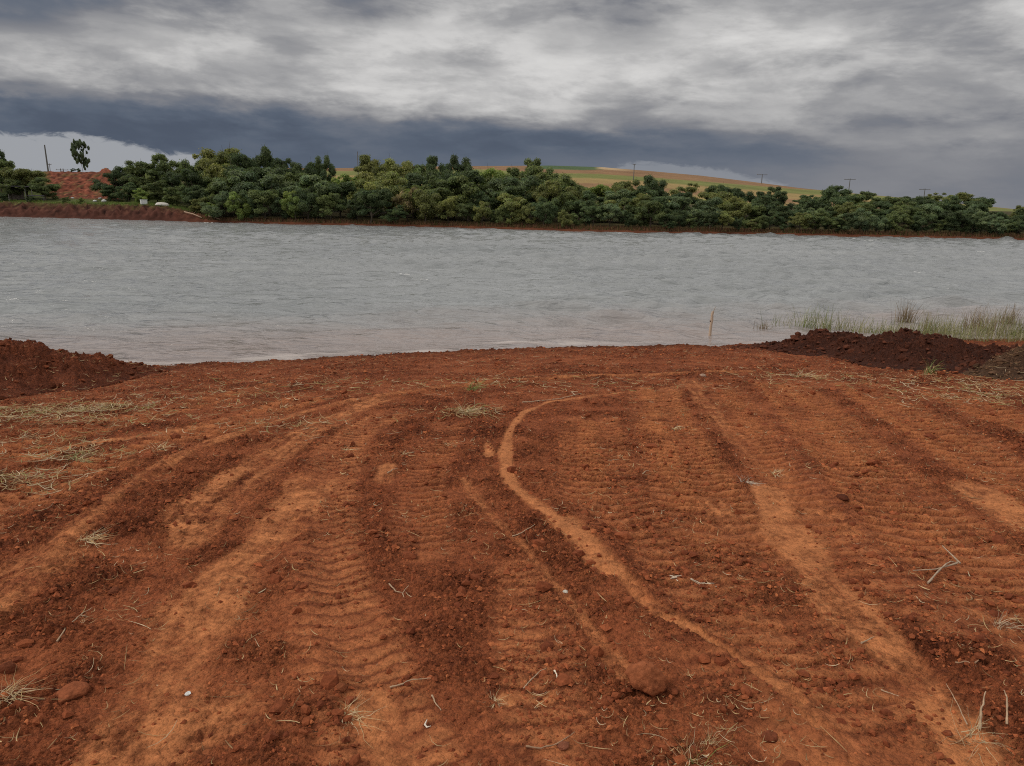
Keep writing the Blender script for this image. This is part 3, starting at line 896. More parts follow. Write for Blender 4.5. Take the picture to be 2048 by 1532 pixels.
def proto(kind, i):
    key = (kind, i)
    if key not in PROTO:
        sd_ = hash((kind, i)) % 1000 if False else {'wide': 100, 'bush': 200, 'tall': 300, 'airy': 400, 'euc': 500, 'dry': 600}[kind] + i
        if kind == 'wide':
            cr = make_crown(sd_, 40, 13000, 0.20, 0.75); low = 0.22
        elif kind == 'bush':
            cr = make_crown(sd_, 40, 13000, 0.02, 0.8); low = 0.02
        elif kind == 'tall':
            cr = make_crown(sd_, 36, 12000, 0.12, 0.95, spread=0.36); low = 0.18
        elif kind == 'airy':
            cr = make_crown(sd_, 22, 4200, 0.34, 0.6, leaf=0.04); low = 0.38
        elif kind == 'euc':
            cr = make_crown(sd_, 85, 7500, 0.10, 0.8, leaf=0.030, spread=0.40, loose=0.55); low = 0.25
        else:
            cr = make_crown(sd_, 26, 1700, 0.10, 0.9, leaf=0.055); low = 0.1
        tk = make_trunk(sd_, cr[1], cr[2], low, 0.013 if kind == 'euc' else 0.022, (0.30, 0.26, 0.21) if kind in ('airy', 'euc') else (0.10, 0.08, 0.06))
        cr[0].materials.append(M_LEAF); tk.materials.append(M_BARK)
        PROTO[key] = (cr[0], tk)
    return PROTO[key]
HUE = {'dark': (0.72, 0.78, 0.80), 'mid': (1.15, 1.12, 1.0), 'olive': (1.55, 1.30, 1.05), 'bright': (1.75, 1.75, 1.15), 'grey': (1.2, 1.22, 1.45), 'brown': (1.75, 1.10, 1.25)}
def tree(px, top, t, wpx, kind, i, hue, label, cat='tree', name='broadleaf_tree', group='trees of the far shore', lean=0.0, base_px=None):
    a, r, x, y, z = land_xy(px, t)
    d = ray(px, top)
    zt = 3.4 + d[2] / math.hypot(d[0], d[1]) * r
    h = max(zt - z, 0.8) * 1.05
    w = min(wpx / FPX * r, h * 1.2)
    e = empty(name, (x, y, z))
    e.rotation_euler = (lean * 0.3, lean, random.random() * 6.28 if not lean else 0.0)
    e.scale = (w, w * random.uniform(0.85, 1.15), h)
    cm, tm = proto(kind, i)
    c = link('crown', cm, None, e); link('trunk', tm, None, e)
    j = random.uniform(0.88, 1.12)
    hc = HUE[hue]
    c.color = (hc[0] * j, hc[1] * j, hc[2] * j, 1)
    tag(e, label, cat, group)
    return e
def ordinal(n):
    return '%d%s' % (n, 'th' if 10 <= n % 100 <= 20 else {1: 'st', 2: 'nd', 3: 'rd'}.get(n % 10, 'th'))
WORD = {'dark': 'dark green', 'mid': 'mid green', 'olive': 'olive green', 'bright': 'bright yellow-green', 'grey': 'grey-green', 'brown': 'brownish'}
# skyline trees: px, top, distance behind the shore, width px, kind, hue, what sets it apart
TOPS = [
 (12, 320, 15, 88, 'wide', 'mid', 'broad tree at the left picture edge, below the ragged eucalyptus'),
 (62, 334, 13, 80, 'wide', 'olive', 'olive tree shading the shed at far left'),
 (96, 356, 11, 46, 'bush', 'mid', 'low tree just left of the red earth cut'),
 (236, 338, 16, 62, 'bush', 'dark', 'dark tree just right of the red earth cut'),
 (290, 325, 20, 70, 'wide', 'mid', 'round-topped tree right of the short pole behind the red cut'),
 (345, 313, 22, 64, 'tall', 'mid', 'round crown above the white boat hull on the left bank'),
 (405, 325, 22, 52, 'tall', 'dark', 'small dark round crown beside the pole left of the tallest tree'),
 (452, 303, 22, 84, 'wide', 'olive', 'pale-leaved tallest tree at the left, sky showing through its crown'),
 (492, 309, 18, 60, 'wide', 'dark', 'tree leaning on the right side of the tallest left tree'),
 (530, 302, 22, 54, 'tall', 'dark', 'very dark pointed crown right of the tallest left tree'),
 (572, 317, 20, 62, 'wide', 'dark', 'dark crown sloping down to the notch in the left skyline'),
 (616, 330, 20, 48, 'wide', 'dark', 'dark crown left of the small round dark one'),
 (650, 319, 22, 42, 'tall', 'dark', 'small round dark crown left of the yellow field gap'),
 (694, 346, 16, 56, 'airy', 'bright', 'thin light green tree in the gap with yellow field'),
 (748, 311, 22, 66, 'wide', 'olive', 'olive crown just right of the pole in the field gap'),
 (796, 325, 21, 70, 'wide', 'olive', 'flat olive crown between two higher crowns mid-left'),
 (838, 330, 22, 60, 'wide', 'mid', 'crown left of the double dark top'),
 (874, 317, 23, 54, 'tall', 'dark', 'left one of the double dark tops near the centre'),
 (920, 319, 23, 62, 'tall', 'dark', 'right one of the double dark tops near the centre'),
 (984, 343, 20, 66, 'wide', 'bright', 'bright tree left of the palm'),
 (1056, 322, 20, 80, 'tall', 'mid', 'high pointed crown standing against the hill behind the palm'),
 (1100, 343, 18, 50, 'bush', 'mid', 'crown stepping down right of the high pointed one'),
 (1150, 361, 20, 62, 'wide', 'mid', 'crown under the green field strip right of centre'),
 (1200, 373, 20, 60, 'wide', 'bright', 'bright low crown left of the pole on the hill'),
 (1243, 363, 20, 52, 'wide', 'olive', 'flat crown under the pole on the hill'),
 (1300, 356, 21, 58, 'tall', 'dark', 'lone round dark crown standing above the belt right of the hill pole'),
 (1364, 369, 20, 62, 'airy', 'olive', 'thin-leaved crown with bare twigs right of the round one'),
 (1432, 373, 21, 70, 'wide', 'dark', 'dark crown with a small spike on the right half'),
 (1478, 380, 20, 48, 'tall', 'dark', 'dark crown left of the round one beside the field notch'),
 (1541, 376, 21, 56, 'tall', 'dark', 'round dark crown left of the narrow field notch'),
 (1612, 390, 20, 54, 'wide', 'dark', 'dark crown right of the narrow field notch'),
 (1664, 375, 22, 60, 'tall', 'dark', 'domed crown left of the third pole from the right'),
 (1722, 384, 22, 70, 'wide', 'mid', 'crown under the second pole from the right'),
 (1775, 391, 21, 66, 'wide', 'mid', 'low even crown between the two rightmost poles'),
 (1826, 391, 22, 44, 'airy', 'dark', 'thin crown just left of the rightmost pole'),
 (1866, 387, 22, 48, 'airy', 'olive', 'see-through crown just right of the rightmost pole'),
 (1912, 386, 21, 72, 'wide', 'olive', 'broad crown right of the rightmost pole'),
 (1962, 392, 20, 60, 'wide', 'dark', 'crown at the right end of the belt before it drops'),
 (2040, 411, 20, 60, 'wide', 'olive', 'low olive crown at the right picture edge'),
 (2130, 413, 20, 80, 'wide', 'dark', 'tree past the right picture edge'),
 (-80, 322, 14, 110, 'wide', 'dark', 'tree past the left picture edge'),
]
def build_trees():
    for n, (px, top, t, w, kind, hue, what) in enumerate(TOPS):
        nm = {'bush': 'bushy_tree', 'tall': 'domed_tree', 'airy': 'thin_tree'}.get(kind, 'broadleaf_tree')
        tree(px, top, t, w * 1.12, kind, n % 4 if kind == 'wide' else n % 3, hue, what, name=nm)
    # middle rows and water's edge: a stepped belt
    r = random.Random(11)
    hues_r = ['dark', 'dark', 'mid', 'mid', 'olive', 'grey', 'dark']
    for row, (f0, f1, tt, dens, w0, w1, word) in enumerate([
            (0.05, 0.24, (12, 17), 0.60, 0.8, 1.2, 'upper belt of the far wood'),
            (0.20, 0.44, (6, 9), 0.56, 0.8, 1.2, 'middle belt of the far wood'),
            (0.38, 0.70, (0.9, 3.0), 0.60, 0.8, 1.25, "water's-edge row of the far wood")]):
        px = 395 + row * 13
        n = 0
        while px < 2090:
            s, g = sky_line(px), shore_line(px)
            top = s + (g - s) * r.uniform(f0, f1)
            if 655 < px < 735 and row == 0:
                top = max(top, 362)
            if 1560 < px < 1596:
                top = max(top, 412)
            wp = (g - 6 - top) * r.uniform(w0, w1)
            h = r.choice(hues_r)
            if px < 1000 and r.random() < 0.25:
                h = 'bright' if r.random() < 0.5 else 'olive'
            if px > 1250 and h in ('olive', 'mid') and r.random() < 0.4:
                h = 'dark'
            kind = r.choice(['wide', 'bush', 'bush', 'tall']) if row else r.choice(['wide', 'wide', 'tall', 'bush'])
            if row == 2 and r.random() < 0.12:
                kind, h = 'dry', 'brown'
            n += 1
            lab = '%s %s tree in the %s, %s from the left' % (WORD[h], {'wide': 'spreading', 'bush': 'bushy', 'tall': 'domed', 'dry': 'half-bare'}[kind], word, ordinal(n))
            tree(px, top, r.uniform(*tt), wp, kind, r.randrange(4 if kind == 'wide' else 3 if kind != 'dry' else 2), h, lab,
                 name={'bush': 'bushy_tree', 'tall': 'domed_tree', 'dry': 'half_bare_tree'}.get(kind, 'broadleaf_tree'))
            px += max(wp * dens, 15) * r.uniform(0.8, 1.2)
    # left bank: shrubs and the two eucalypts
    for px, top, t, w, kind, hue, lab in [
        (8, 385, 5, 60, 'bush', 'dark', 'dark shrub at the left edge above the red bank'),
        (66, 392, 4.5, 52, 'bush', 'dark', 'dark low shrub on the red bank in front of the shed'),
        (30, 360, 9, 60, 'bush', 'mid', 'mid green bushy tree beside the shed at far left'),
        (136, 394, 5.0, 24, 'bush', 'mid', 'small shrub on the bank below the red cut, left of two'),
        (165, 396, 4.5, 34, 'bush', 'bright', 'small bright shrub on the bank below the red cut'),
        (226, 372, 12, 48, 'bush', 'dark', 'dark shrub at the foot of the red cut'),
        (262, 368, 12, 56, 'bush', 'dark', 'dark bushy tree behind the bright green thicket'),
        (285, 379, 8, 58, 'bush', 'bright', 'bright green thicket leaning over the left bank'),
        (318, 362, 12, 60, 'bush', 'mid', 'mid green bushy tree behind the white boat hull'),
        (356, 372, 9, 58, 'bush', 'mid', 'bushy tree right of the white boat hull'),
        (352, 345, 16, 66, 'wide', 'dark', 'dark spreading tree above the white boat hull, second tier'),
        (280, 350, 16, 60, 'wide', 'mid', 'spreading tree above the bright green thicket'),
        (402, 396, 4, 52, 'bush', 'olive', 'olive shrub where the red bank runs out'),
        (440, 388, 5, 54, 'bush', 'mid', 'rounded shrub just right of where the red bank runs out'),
        (390, 378, 8, 48, 'bush', 'dark', 'dark shrub behind the fallen logs'),
        (222, 337, 42, 14, 'tall', 'dark', 'tiny round tree on the rim of the red cut'),
        (157, 345, 60, 14, 'bush', 'dark', 'tiny dark bush on the skyline left of the leaning eucalyptus'),
        (169, 347, 60, 10, 'bush', 'dark', 'smallest dark bush on the skyline beside the leaning eucalyptus'),
    ]:
        tree(px, top, t, w * 1.1, kind, random.randrange(3), hue, lab, name='shrub' if top > 380 else 'bushy_tree', cat='shrub' if top > 380 else 'tree', group='shrubs and trees of the left bank')
    tree(178, 277, 44, 23, 'euc', 0, 'dark', 'tall ragged eucalyptus leaning left on the skyline', name='eucalyptus_tree', lean=-0.13, group='eucalyptus trees on the left skyline')
    tree(-2, 264, 22, 48, 'euc', 1, 'dark', 'eucalyptus with clumped leaves cut by the left picture edge', name='eucalyptus_tree', group='eucalyptus trees on the left skyline')
build_trees()

def build_palm():
    px, t = 1040, 15.0
    a, r, x, y, z = land_xy(px, t)
    d = ray(px, 358); zt = 3.4 + d[2] / math.hypot(d[0], d[1]) * r
    e = tag(empty('palm_tree', (x, y, z)), 'feather palm with drooping pale fronds in front of the high pointed crown', 'palm')
    mb = MB(); h = zt - z
    mb.tube([(0, 0, -0.3), (0.1, 0, h * 0.5), (0.05, 0, h)], [0.17, 0.14, 0.11], 8, (0.22, 0.19, 0.15))
    link('trunk', mb.mesh('palm_trunk', True), M_BARK, e)
    rr = random.Random(4)
    for i in range(15):
        mb = MB()
        th = i * 2.4 + rr.random(); up = rr.uniform(0.1, 1.1); L = rr.uniform(2.0, 2.7)
        dirv = np.array([math.cos(th), math.sin(th), 0])
        s = np.linspace(0, 1, 9)
        pts = np.array([dirv * L * (q * 0.9 - 0.2 * q * q) + np.array([0, 0, h + L * (up * q * 0.8 - (0.6 + up * 0.55) * q * q)]) for q in s])
        mb.tube(pts, np.linspace(0.035, 0.01, 9), 4, (0.13, 0.14, 0.05), False)
        side = np.array([-dirv[1], dirv[0], 0])
        for q in np.linspace(0.12, 0.98, 22):
            p = np.array([np.interp(q, s, pts[:, j]) for j in range(3)])
            for sg in (-1, 1):
                ll = 0.62 * (1 - 0.6 * abs(q - 0.45))
                tip = p + side * sg * ll * 0.75 + dirv * ll * 0.35 + np.array([0, 0, -ll * 0.55])
                wv = dirv * 0.035
                mb.add([p - wv, p + wv, (p + tip) / 2 + wv * 1.2 + np.array([0, 0, 0.05]), tip], [[0, 1, 2, 3]], np.array([0.115, 0.135, 0.055]) * rr.uniform(0.7, 1.3))
        link('frond', mb.mesh('frond'), M_GRASS, e)
build_palm()

# ------------------------------------------------------------------ power poles
def pole(px, base_py, top_py, arm, label, dist=None, thick=0.15, double=False, lean=0.0, dark=(0.15, 0.145, 0.14)):
    if dist is None:
        a, r, p = land_hit(px, base_py)
    else:
        a = azel(px, base_py)[0]; r = dist
        p = np.array([r * math.sin(a), r * math.cos(a), float(land_z(a, r))])
    d = ray(px, top_py); zt = 3.4 + d[2] / math.hypot(d[0], d[1]) * r
    h = zt - p[2]
    e = tag(empty('power_pole', p), label, 'power pole', 'power poles on the far skyline')
    e.rotation_euler = (0, lean, 0.0)
    k = r / 330.0
    mb = MB()
    xs = (-0.45 * k, 0.45 * k) if double else (0,)
    for xo in xs:
        mb.tube([(xo, 0, -0.5), (xo, 0, h * 0.5), (xo, 0, h)], [thick * k * 1.15, thick * k, thick * k * 0.8], 7, dark)
    link('post', mb.mesh('post', True), M_WOOD, e)
    for az_, w in arm:
        mb = MB(); mb.box((0, 0.12 * k, h - az_ * k), (w * k, 0.14 * k, 0.16 * k), dark)
        c = link('crossarm', mb.mesh('crossarm'), M_WOOD, e)
        for q in (-0.45, -0.15, 0.45):
            mb = MB(); mb.tube([(q * w * k, 0.12 * k, h - az_ * k + 0.05 * k), (q * w * k, 0.12 * k, h - az_ * k + 0.35 * k)], [0.09 * k, 0.05 * k], 6, (0.25, 0.23, 0.21))
            link('insulator', mb.mesh('insulator'), M_PAINT, c)
build_poles = [
 (97, 346, 290, [], 'tall thick pole leaning left above the far-left trees', 200, 0.26, False, -0.02),
 (101, 346, 327, [(0.4, 1.2)], 'thin short pole just right of the tall leaning pole', 260, 0.10, False, 0.0),
 (125, 349, 337, [(0.5, 4.6), (1.6, 3.0)], 'double pole with wide crossarms above the red cut', 270, 0.16, True, 0.0),
 (274, 345, 321, [], 'short bare pole sticking out of trees right of the red cut', 230, 0.16, False, 0.0),
 (415, 345, 315, [], 'bare pole just left of the tallest left tree', 230, 0.15, False, 0.0),
 (716, 338, 303, [], 'bare pole standing in the yellow field gap', 300, 0.15, False, 0.0),
 (1267, 360, 328, [(0.3, 1.3)], 'pole in the middle of the hillside field', None, 0.17, False, 0.0),
 (1523, 367, 348, [(0.3, 4.2)], 'pole with wide crossarm on the falling hill crest', None, 0.16, False, 0.0),
 (1697, 386, 357, [(0.4, 4.4)], 'pole with crossarm above the trees, second from the right', 300, 0.16, False, 0.0),
 (1847, 400, 377, [(0.4, 4.2)], 'rightmost power pole with crossarm, behind two thin crowns', 300, 0.16, False, 0.0),
]
for p in build_poles:
    pole(p[0], p[1], p[2], p[3], p[4], p[5], p[6], p[7], p[8])

# ------------------------------------------------------------------ things on the far left bank
def build_left_bank():
    # shed: pale back wall, posts, roof
    a, r, x, y, z = land_xy(62, 11.5)
    e = tag(empty('shed', (x, y, z)), 'low open shed with white posts under the far-left trees', 'shed')
    e.rotation_euler = (0, 0, -a)
    mb = MB(); mb.box((-1.6, 1.6, 0.9), (2.2, 0.15, 1.8), (0.30, 0.24, 0.22)); link('back_wall', mb.mesh('back_wall'), M_PAINT, e)
    for i, q in enumerate((-2.6, -0.3, 0.6, 2.2)):
        mb = MB(); mb.tube([(q, -1.2, -0.3), (q, -1.2, 2.0)], 0.07, 8, (0.30, 0.28, 0.26)); link('post', mb.mesh('post'), M_PAINT, e)
    mb = MB(); mb.box((0, 0.2, 2.1), (5.8, 3.4, 0.10), (0.10, 0.09, 0.10), np.array(Matrix.Rotation(0.06, 3, 'X'))); link('roof', mb.mesh('roof'), M_PAINT, e)
    a, r, x, y, z = land_xy(78, 7.0)
    e = tag(empty('trestle_table', (x, y, z)), 'dark trestle table in front of the open shed', 'table')
    e.rotation_euler = (0, 0, -a)
    mb = MB(); mb.box((0, 0, 0.95), (2.2, 0.8, 0.09), (0.12, 0.10, 0.14)); link('table_top', mb.mesh('table_top'), M_PAINT, e)
    for q in (-0.9, 0.9):
        for q2 in (-0.3, 0.3):
            mb = MB(); mb.box((q, q2, 0.42), (0.09, 0.09, 0.95), (0.10, 0.09, 0.09)); link('leg', mb.mesh('leg'), M_PAINT, e)
    # white box and upturned boat hull
    a, r, x, y, z = land_xy(291, 4.2)
    mb = MB(); mb.box((0, 0, 0.33), (0.85, 0.6, 0.62), (0.72, 0.74, 0.72)); mb.box((0, 0, 0.67), (0.92, 0.66, 0.06), (0.66, 0.68, 0.66))
    o = link('crate', mb.mesh('crate'), M_PAINT); o.location = (x, y, z - 0.02 + 0.12); o.rotation_euler = (0, 0, -a + 0.2)
    tag(o, 'white crate in the bright grass on the left bank', 'crate')
    a, r, x, y, z = land_xy(327, 4.0)
    s = np.linspace(-1, 1, 13); th = np.linspace(0, math.pi, 9)
    S, TH = np.meshgrid(s, th)
    wd = np.sqrt(np.clip(1 - np.abs(S) ** 2.6, 0.0, 1))
    me = grid_mesh('hull', 0.95 * S, 0.48 * wd * np.cos(TH), 0.42 * wd ** 0.7 * np.sin(TH) ** 0.8, np.broadcast_to(np.array([0.66, 0.62, 0.55]), S.shape + (3,)))
    o = link('boat_hull', me, M_PAINT); o.location = (x, y, z + 0.12); o.rotation_euler = (0, 0.04, -a)
    tag(o, 'small white upturned boat hull lying in the grass on the left bank', 'boat')
    for (p0, p1, t0, t1, lab) in [((370, 425), (404, 433), 1.6, 0.6, 'long pale fallen log sloping to the water at the end of the red bank'),
                                  ((414, 432), (440, 441), 1.4, 0.4, 'thinner fallen log right of the long pale one')]:
        A, B = land_xy(p0[0], t0), land_xy(p1[0], t1)
        P0 = np.array([A[2], A[3], A[4] + 0.28]); P1 = np.array([B[2], B[3], B[4] + 0.22])
        mb = MB(); mid = (P0 + P1) / 2 + np.array([0, 0, 0.10])
        mb.tube([P0 - P0, mid - P0, P1 - P0], [0.10, 0.085, 0.05], 7, (0.42, 0.29, 0.20))
        mb.tube([mid - P0, mid - P0 + np.array([0.5, -0.2, 0.35])], [0.04, 0.015], 5, (0.40, 0.28, 0.19))
        o = link('fallen_log', mb.mesh('fallen_log', True), M_WOOD); o.location = P0
        tag(o, lab, 'log', 'logs on the left bank')
    rr = random.Random(8)
    for px, py, sz, lab in [(205, 389, 0.30, 'small white sack at the foot of the red cut'), (212, 394, 0.42, 'white sack right at the corner of the red cut'), (194, 397, 0.34, 'pale sack left of the red cut corner'),
                            (150, 391, 0.26, 'tiny white scrap at the foot of the red cut')]:
        A = land_xy(px, 15.0 if py < 392 else 9.0)
        v = ICO[0] * np.array([1.2, 0.8, 0.6]) * sz * (0.8 + 0.4 * rng.random((12, 1)))
        mb = MB(); mb.add(v, ICO[1], (0.62, 0.62, 0.60))
        o = link('sack', mb.mesh('sack', True), M_PAINT); o.location = (A[2], A[3], A[4] + sz * 0.45); tag(o, lab, 'sack', 'sacks by the red cut')
build_left_bank()

# fringe of rushes, dead stems and grass along the far waterline
def build_far_fringe():
    r = np.random.default_rng(21)
    mb = MB()
    N = 15000
    px = r.uniform(-60, 2110, N)
    a = np.interp(px, np.linspace(-100, 2150, 60), [azel(p, 440)[0] for p in np.linspace(-100, 2150, 60)])
    leftm = px < 400
    t = np.where(leftm, r.uniform(2.6, 8, N), np.abs(r.normal(size=N)) * 1.1 + 0.4)
    rs = np.interp(a, FS_AZ, FS_R) + t
    z = land_z(a, rs)
    h = np.where(leftm, r.uniform(0.2, 0.7, N), r.uniform(0.2, 0.9, N))
    dens = 0.5 + 0.5 * fbm(px * 0.03, px * 0, 3, 7)
    h = h * (0.35 + 0.6 * dens)
    h = np.where((px > 90) & (px < 220) & (t > 6), 0.05, h)
    x, y = rs * np.sin(a), rs * np.cos(a)
    lean = r.normal(size=(N, 2)) * 0.22 * h[:, None]
    w = r.uniform(0.02, 0.05, N)
    b = np.stack([x, y, z - 0.05], -1)
    tip = b + np.stack([lean[:, 0], lean[:, 1], h], -1)
    wv = np.stack([w, w * 0, w * 0], -1)
    co = np.stack([b - wv, b + wv, tip], 1).reshape(-1, 3)
    tan = np.array([0.23, 0.135, 0.068]); gr = np.array([0.11, 0.15, 0.035]); rd = np.array([0.15, 0.075, 0.045])
    q = r.random(N)[:, None]
    c = np.where(q < 0.5, tan, np.where(q < 0.82, rd, gr * 0.7))
    gsel = (leftm & (t > 3.0))[:, None]
    c = np.where(gsel, gr * 1.35, c) * r.uniform(0.6, 1.3, (N, 1))
    mb.add(co, np.arange(3 * N).reshape(-1, 3), np.repeat(c, 3, 0))
    tag(link('bank_grass', mb.mesh('bank_grass'), M_GRASS), 'brown rushes and dead grass along the far waterline', 'grass', kind='stuff')
build_far_fringe()

# ------------------------------------------------------------------ heaps of dug soil
HEAPS = []
def heap(name, label, cat, cols, back, colr, rough, npx=260, nv=90, dark=None, seed=0, nclods=1500):
    """cols: (px, front py, crest py, depth m from front to crest); built between its foot on the bank and its crest"""
    cols = np.array(cols, float)
    pxs = np.linspace(cols[0, 0], cols[-1, 0], npx)
    F = []; Cc = []
    for px in pxs:
        fy, cy, dp = [np.interp(px, cols[:, 0], cols[:, j]) for j in (1, 2, 3)]
        f = ground_hit(px, fy); d = ray(px, cy)
        hd = d[:2] / np.hypot(*d[:2])
        rr = np.hypot(*f[:2]) + dp
        c = np.array([hd[0] * rr, hd[1] * rr, 3.4 + d[2] / np.hypot(*d[:2]) * rr])
        F.append(f); Cc.append(c)
    F = np.array(F); Cc = np.array(Cc)
    v = np.linspace(-0.12, 1.0 + back, nv)
    X = np.zeros((nv, npx)); Y = X.copy(); Z = X.copy()
    for i, q in enumerate(v):
        X[i] = F[:, 0] + (Cc[:, 0] - F[:, 0]) * q
        Y[i] = F[:, 1] + (Cc[:, 1] - F[:, 1]) * q
        g = base_z(X[i], Y[i])
        hgt = np.maximum(Cc[:, 2] - base_z(Cc[:, 0], Cc[:, 1]), 0.0)
        if q <= 1:
            s = np.clip(q, 0, 1); e = math.sin(s * math.pi / 2) ** 1.1
        else:
            s = (q - 1) / back; e = 1 - s ** 1.4 * 1.5
        Z[i] = g + hgt * e - (0.06 if q < 0 else 0)
        if q > 1:
            Z[i] = np.minimum(Z[i], Cc[:, 2])
            Z[i] -= 0.3 * ((q - 1) / back) ** 2
    hh = np.clip((Z - base_z(X, Y)) / 0.25, 0, 1)
    n1 = fbm(X * 1.6, Y * 1.6, 4, 301 + seed); n2 = billow(X * 3.4, Y * 3.4, 311 + seed); n3 = billow(X * 8, Y * 8, 321 + seed); n4 = billow(X * 18, Y * 18, 331 + seed)
    Z = Z + rough * hh * (0.10 * n1 + 0.075 * (n2 - 0.3) + 0.075 * (n3 - 0.25) + 0.045 * (n4 - 0.25))
    k = np.clip(0.5 + 0.9 * n1, 0, 1)[..., None]
    c = np.array(colr) * k + np.array(dark if dark is not None else np.array(colr) * 0.6) * (1 - k)
    o = link(name, grid_mesh(name, X, Y, Z, np.clip(c, 0.004, 1).reshape(-1, 3), {'loose': np.ones(X.shape)}), M_HEAP)
    tag(o, label, cat, 'soil heaps at the water')
    HEAPS.append(((X, Y, Z), colr, nclods))
    return X, Y, Z
heap('soil_heap', 'low dark red ridge of dug soil at the left picture edge', 'soil heap',
     [(-420, 830, 664, 3.8), (-150, 815, 671, 3.6), (-30, 804, 677, 3.3), (40, 795, 682, 3.0), (75, 790, 687, 2.8), (105, 784, 698, 2.5), (150, 786, 706, 2.5), (200, 774, 716, 2.1), (250, 762, 725, 1.6), (300, 750, 731, 1.1), (345, 740, 734, 0.6)],
     0.9, (0.235, 0.066, 0.028), 1.1, dark=(0.135, 0.037, 0.017), seed=1, nclods=1300)
heap('soil_heap', 'dark wet brown heap of dug soil in front of the reeds', 'soil heap',
     [(1470, 698, 694, 0.5), (1510, 699, 690, 0.7), (1560, 705, 682, 1.2), (1615, 711, 671, 1.8), (1650, 714, 664, 2.2), (1690, 722, 667, 2.4), (1725, 732, 674, 2.6), (1780, 740, 671, 2.8), (1830, 746, 665, 3.0), (1855, 748, 671, 3.0),
      (1900, 750, 680, 3.0), (1950, 752, 690, 3.0), (2000, 754, 696, 3.0), (2100, 758, 702, 3.0)],
     0.8, (0.120, 0.039, 0.021), 1.3, nclods=3600, dark=(0.058, 0.021, 0.0135), seed=2)
heap('soil_heap', 'grey-brown grassy heap at the right picture edge', 'soil heap',
     [(1935, 752, 748, 0.5), (1965, 756, 733, 0.8), (2000, 759, 714, 1.2), (2048, 762, 692, 1.6), (2150, 768, 675, 2.0), (2400, 778, 670, 2.2)],
     0.9, (0.155, 0.082, 0.046), 0.9, npx=160, dark=(0.085, 0.046, 0.028), seed=3)

# ------------------------------------------------------------------ loose clods over the bank
def spots(n, r, ymin=1.5, ymax=19.0, power=1.25):
    e = r.random(n); a = power
    y = (ymin ** (1 - a) + e * (ymax ** (1 - a) - ymin ** (1 - a))) ** (1 / (1 - a))
    x = (r.random(n) * 2 - 1) * (0.75 + 0.80 * y)
    return x, y
def packed_near(x, y):
    p = np.zeros(x.shape)
    for W, w, kk, h in STRIPS:
        d, s, l = along(x, y, W)
        p = np.maximum(p, sst(1.3, 0.5, d / w))
    return p
OCT = (np.array([[1, 0, 0], [0, 1, 0], [-1, 0, 0], [0, -1, 0], [0.3, 0.2, 1], [-0.3, -0.2, 0.9], [0, 0, -0.7]], float),
       np.array([[0, 1, 4], [1, 2, 5], [1, 5, 4], [2, 3, 5], [3, 0, 4], [3, 4, 5], [1, 0, 6], [2, 1, 6], [3, 2, 6], [0, 3, 6]]))
def clod_field(r, x, y, z, s, cc, shape):
    n = len(x); V, Fc = shape; nv = len(V)
    sc = np.stack([s * r.uniform(0.7, 1.5, n), s * r.uniform(0.7, 1.5, n), s * r.uniform(0.5, 0.95, n)], -1)
    th = r.random(n) * 6.28
    v = V[None] * (0.65 + 0.6 * r.random((n, nv, 1))) * sc[:, None]
    c, sn = np.cos(th)[:, None], np.sin(th)[:, None]
    vx = v[..., 0] * c - v[..., 1] * sn; vy = v[..., 0] * sn + v[..., 1] * c
    co = np.stack([vx + x[:, None], vy + y[:, None], v[..., 2] + (z + sc[:, 2] * 0.25)[:, None]], -1)
    f = (Fc[None] + (np.arange(n) * nv)[:, None, None]).reshape(-1, 3)
    return co.reshape(-1, 3), f, np.repeat(cc, nv, 0)
def build_clods():
    r = np.random.default_rng(5)
    mb = MB()
    for N, s0, sd_, top, shape, pw in ((96000, 0.0043, 0.45, 0.018, OCT, 1.35), (7000, 0.0095, 0.40, 0.036, ICO, 1.15)):
        x, y = spots(N, r, 1.5, 19.0, pw)
        pk = packed_near(x, y)
        dens = np.clip(0.45 + 1.1 * fbm(x * 2.6, y * 2.6, 4, 13) + 0.6 * fbm(x * 0.55, y * 0.55, 4, 3), 0.06, 1)
        m = (r.random(N) < dens) & (r.random(N) > pk * 0.9) & (y < shore_y(x) + 0.2)
        x, y = x[m], y[m]; n = len(x)
        z = ground_on(x, y)
        s = np.minimum(s0 * np.exp(r.normal(size=n) * sd_) * (1 + 0.13 * y), top * (1 + 0.05 * y))
        t = r.random(n)[:, None]
        cc = C_DARK * 1.05 * (1 - t) + C_LOOSE * (1.35 if shape is OCT else 1.05) * t
        cc = np.where(r.random((n, 1)) < (0.10 if shape is OCT else 0.0), C_DUST * 1.1, cc)
        co, f, c3 = clod_field(r, x, y, z, s, cc, shape)
        mb.add(co, f, c3)
    # clods on the heaps
    for (X, Y, Z), colr, N in HEAPS:
        i = r.integers(0, X.size, N)
        x, y, z = X.reshape(-1)[i] + r.normal(size=N) * 0.03, Y.reshape(-1)[i] + r.normal(size=N) * 0.03, Z.reshape(-1)[i]
        s = np.minimum(0.020 * np.exp(r.normal(size=N) * 0.6), 0.09)
        cc = np.array(colr) * r.uniform(0.38, 0.95, (N, 1))
        co, f, c3 = clod_field(r, x, y, z - 0.01, s, cc, ICO)
        mb.add(co, f, c3)
    tag(link('soil_clods', mb.mesh('soil_clods'), M_STONE), 'crumbs and clods of red soil scattered over the bank', 'soil', kind='stuff')
build_clods()

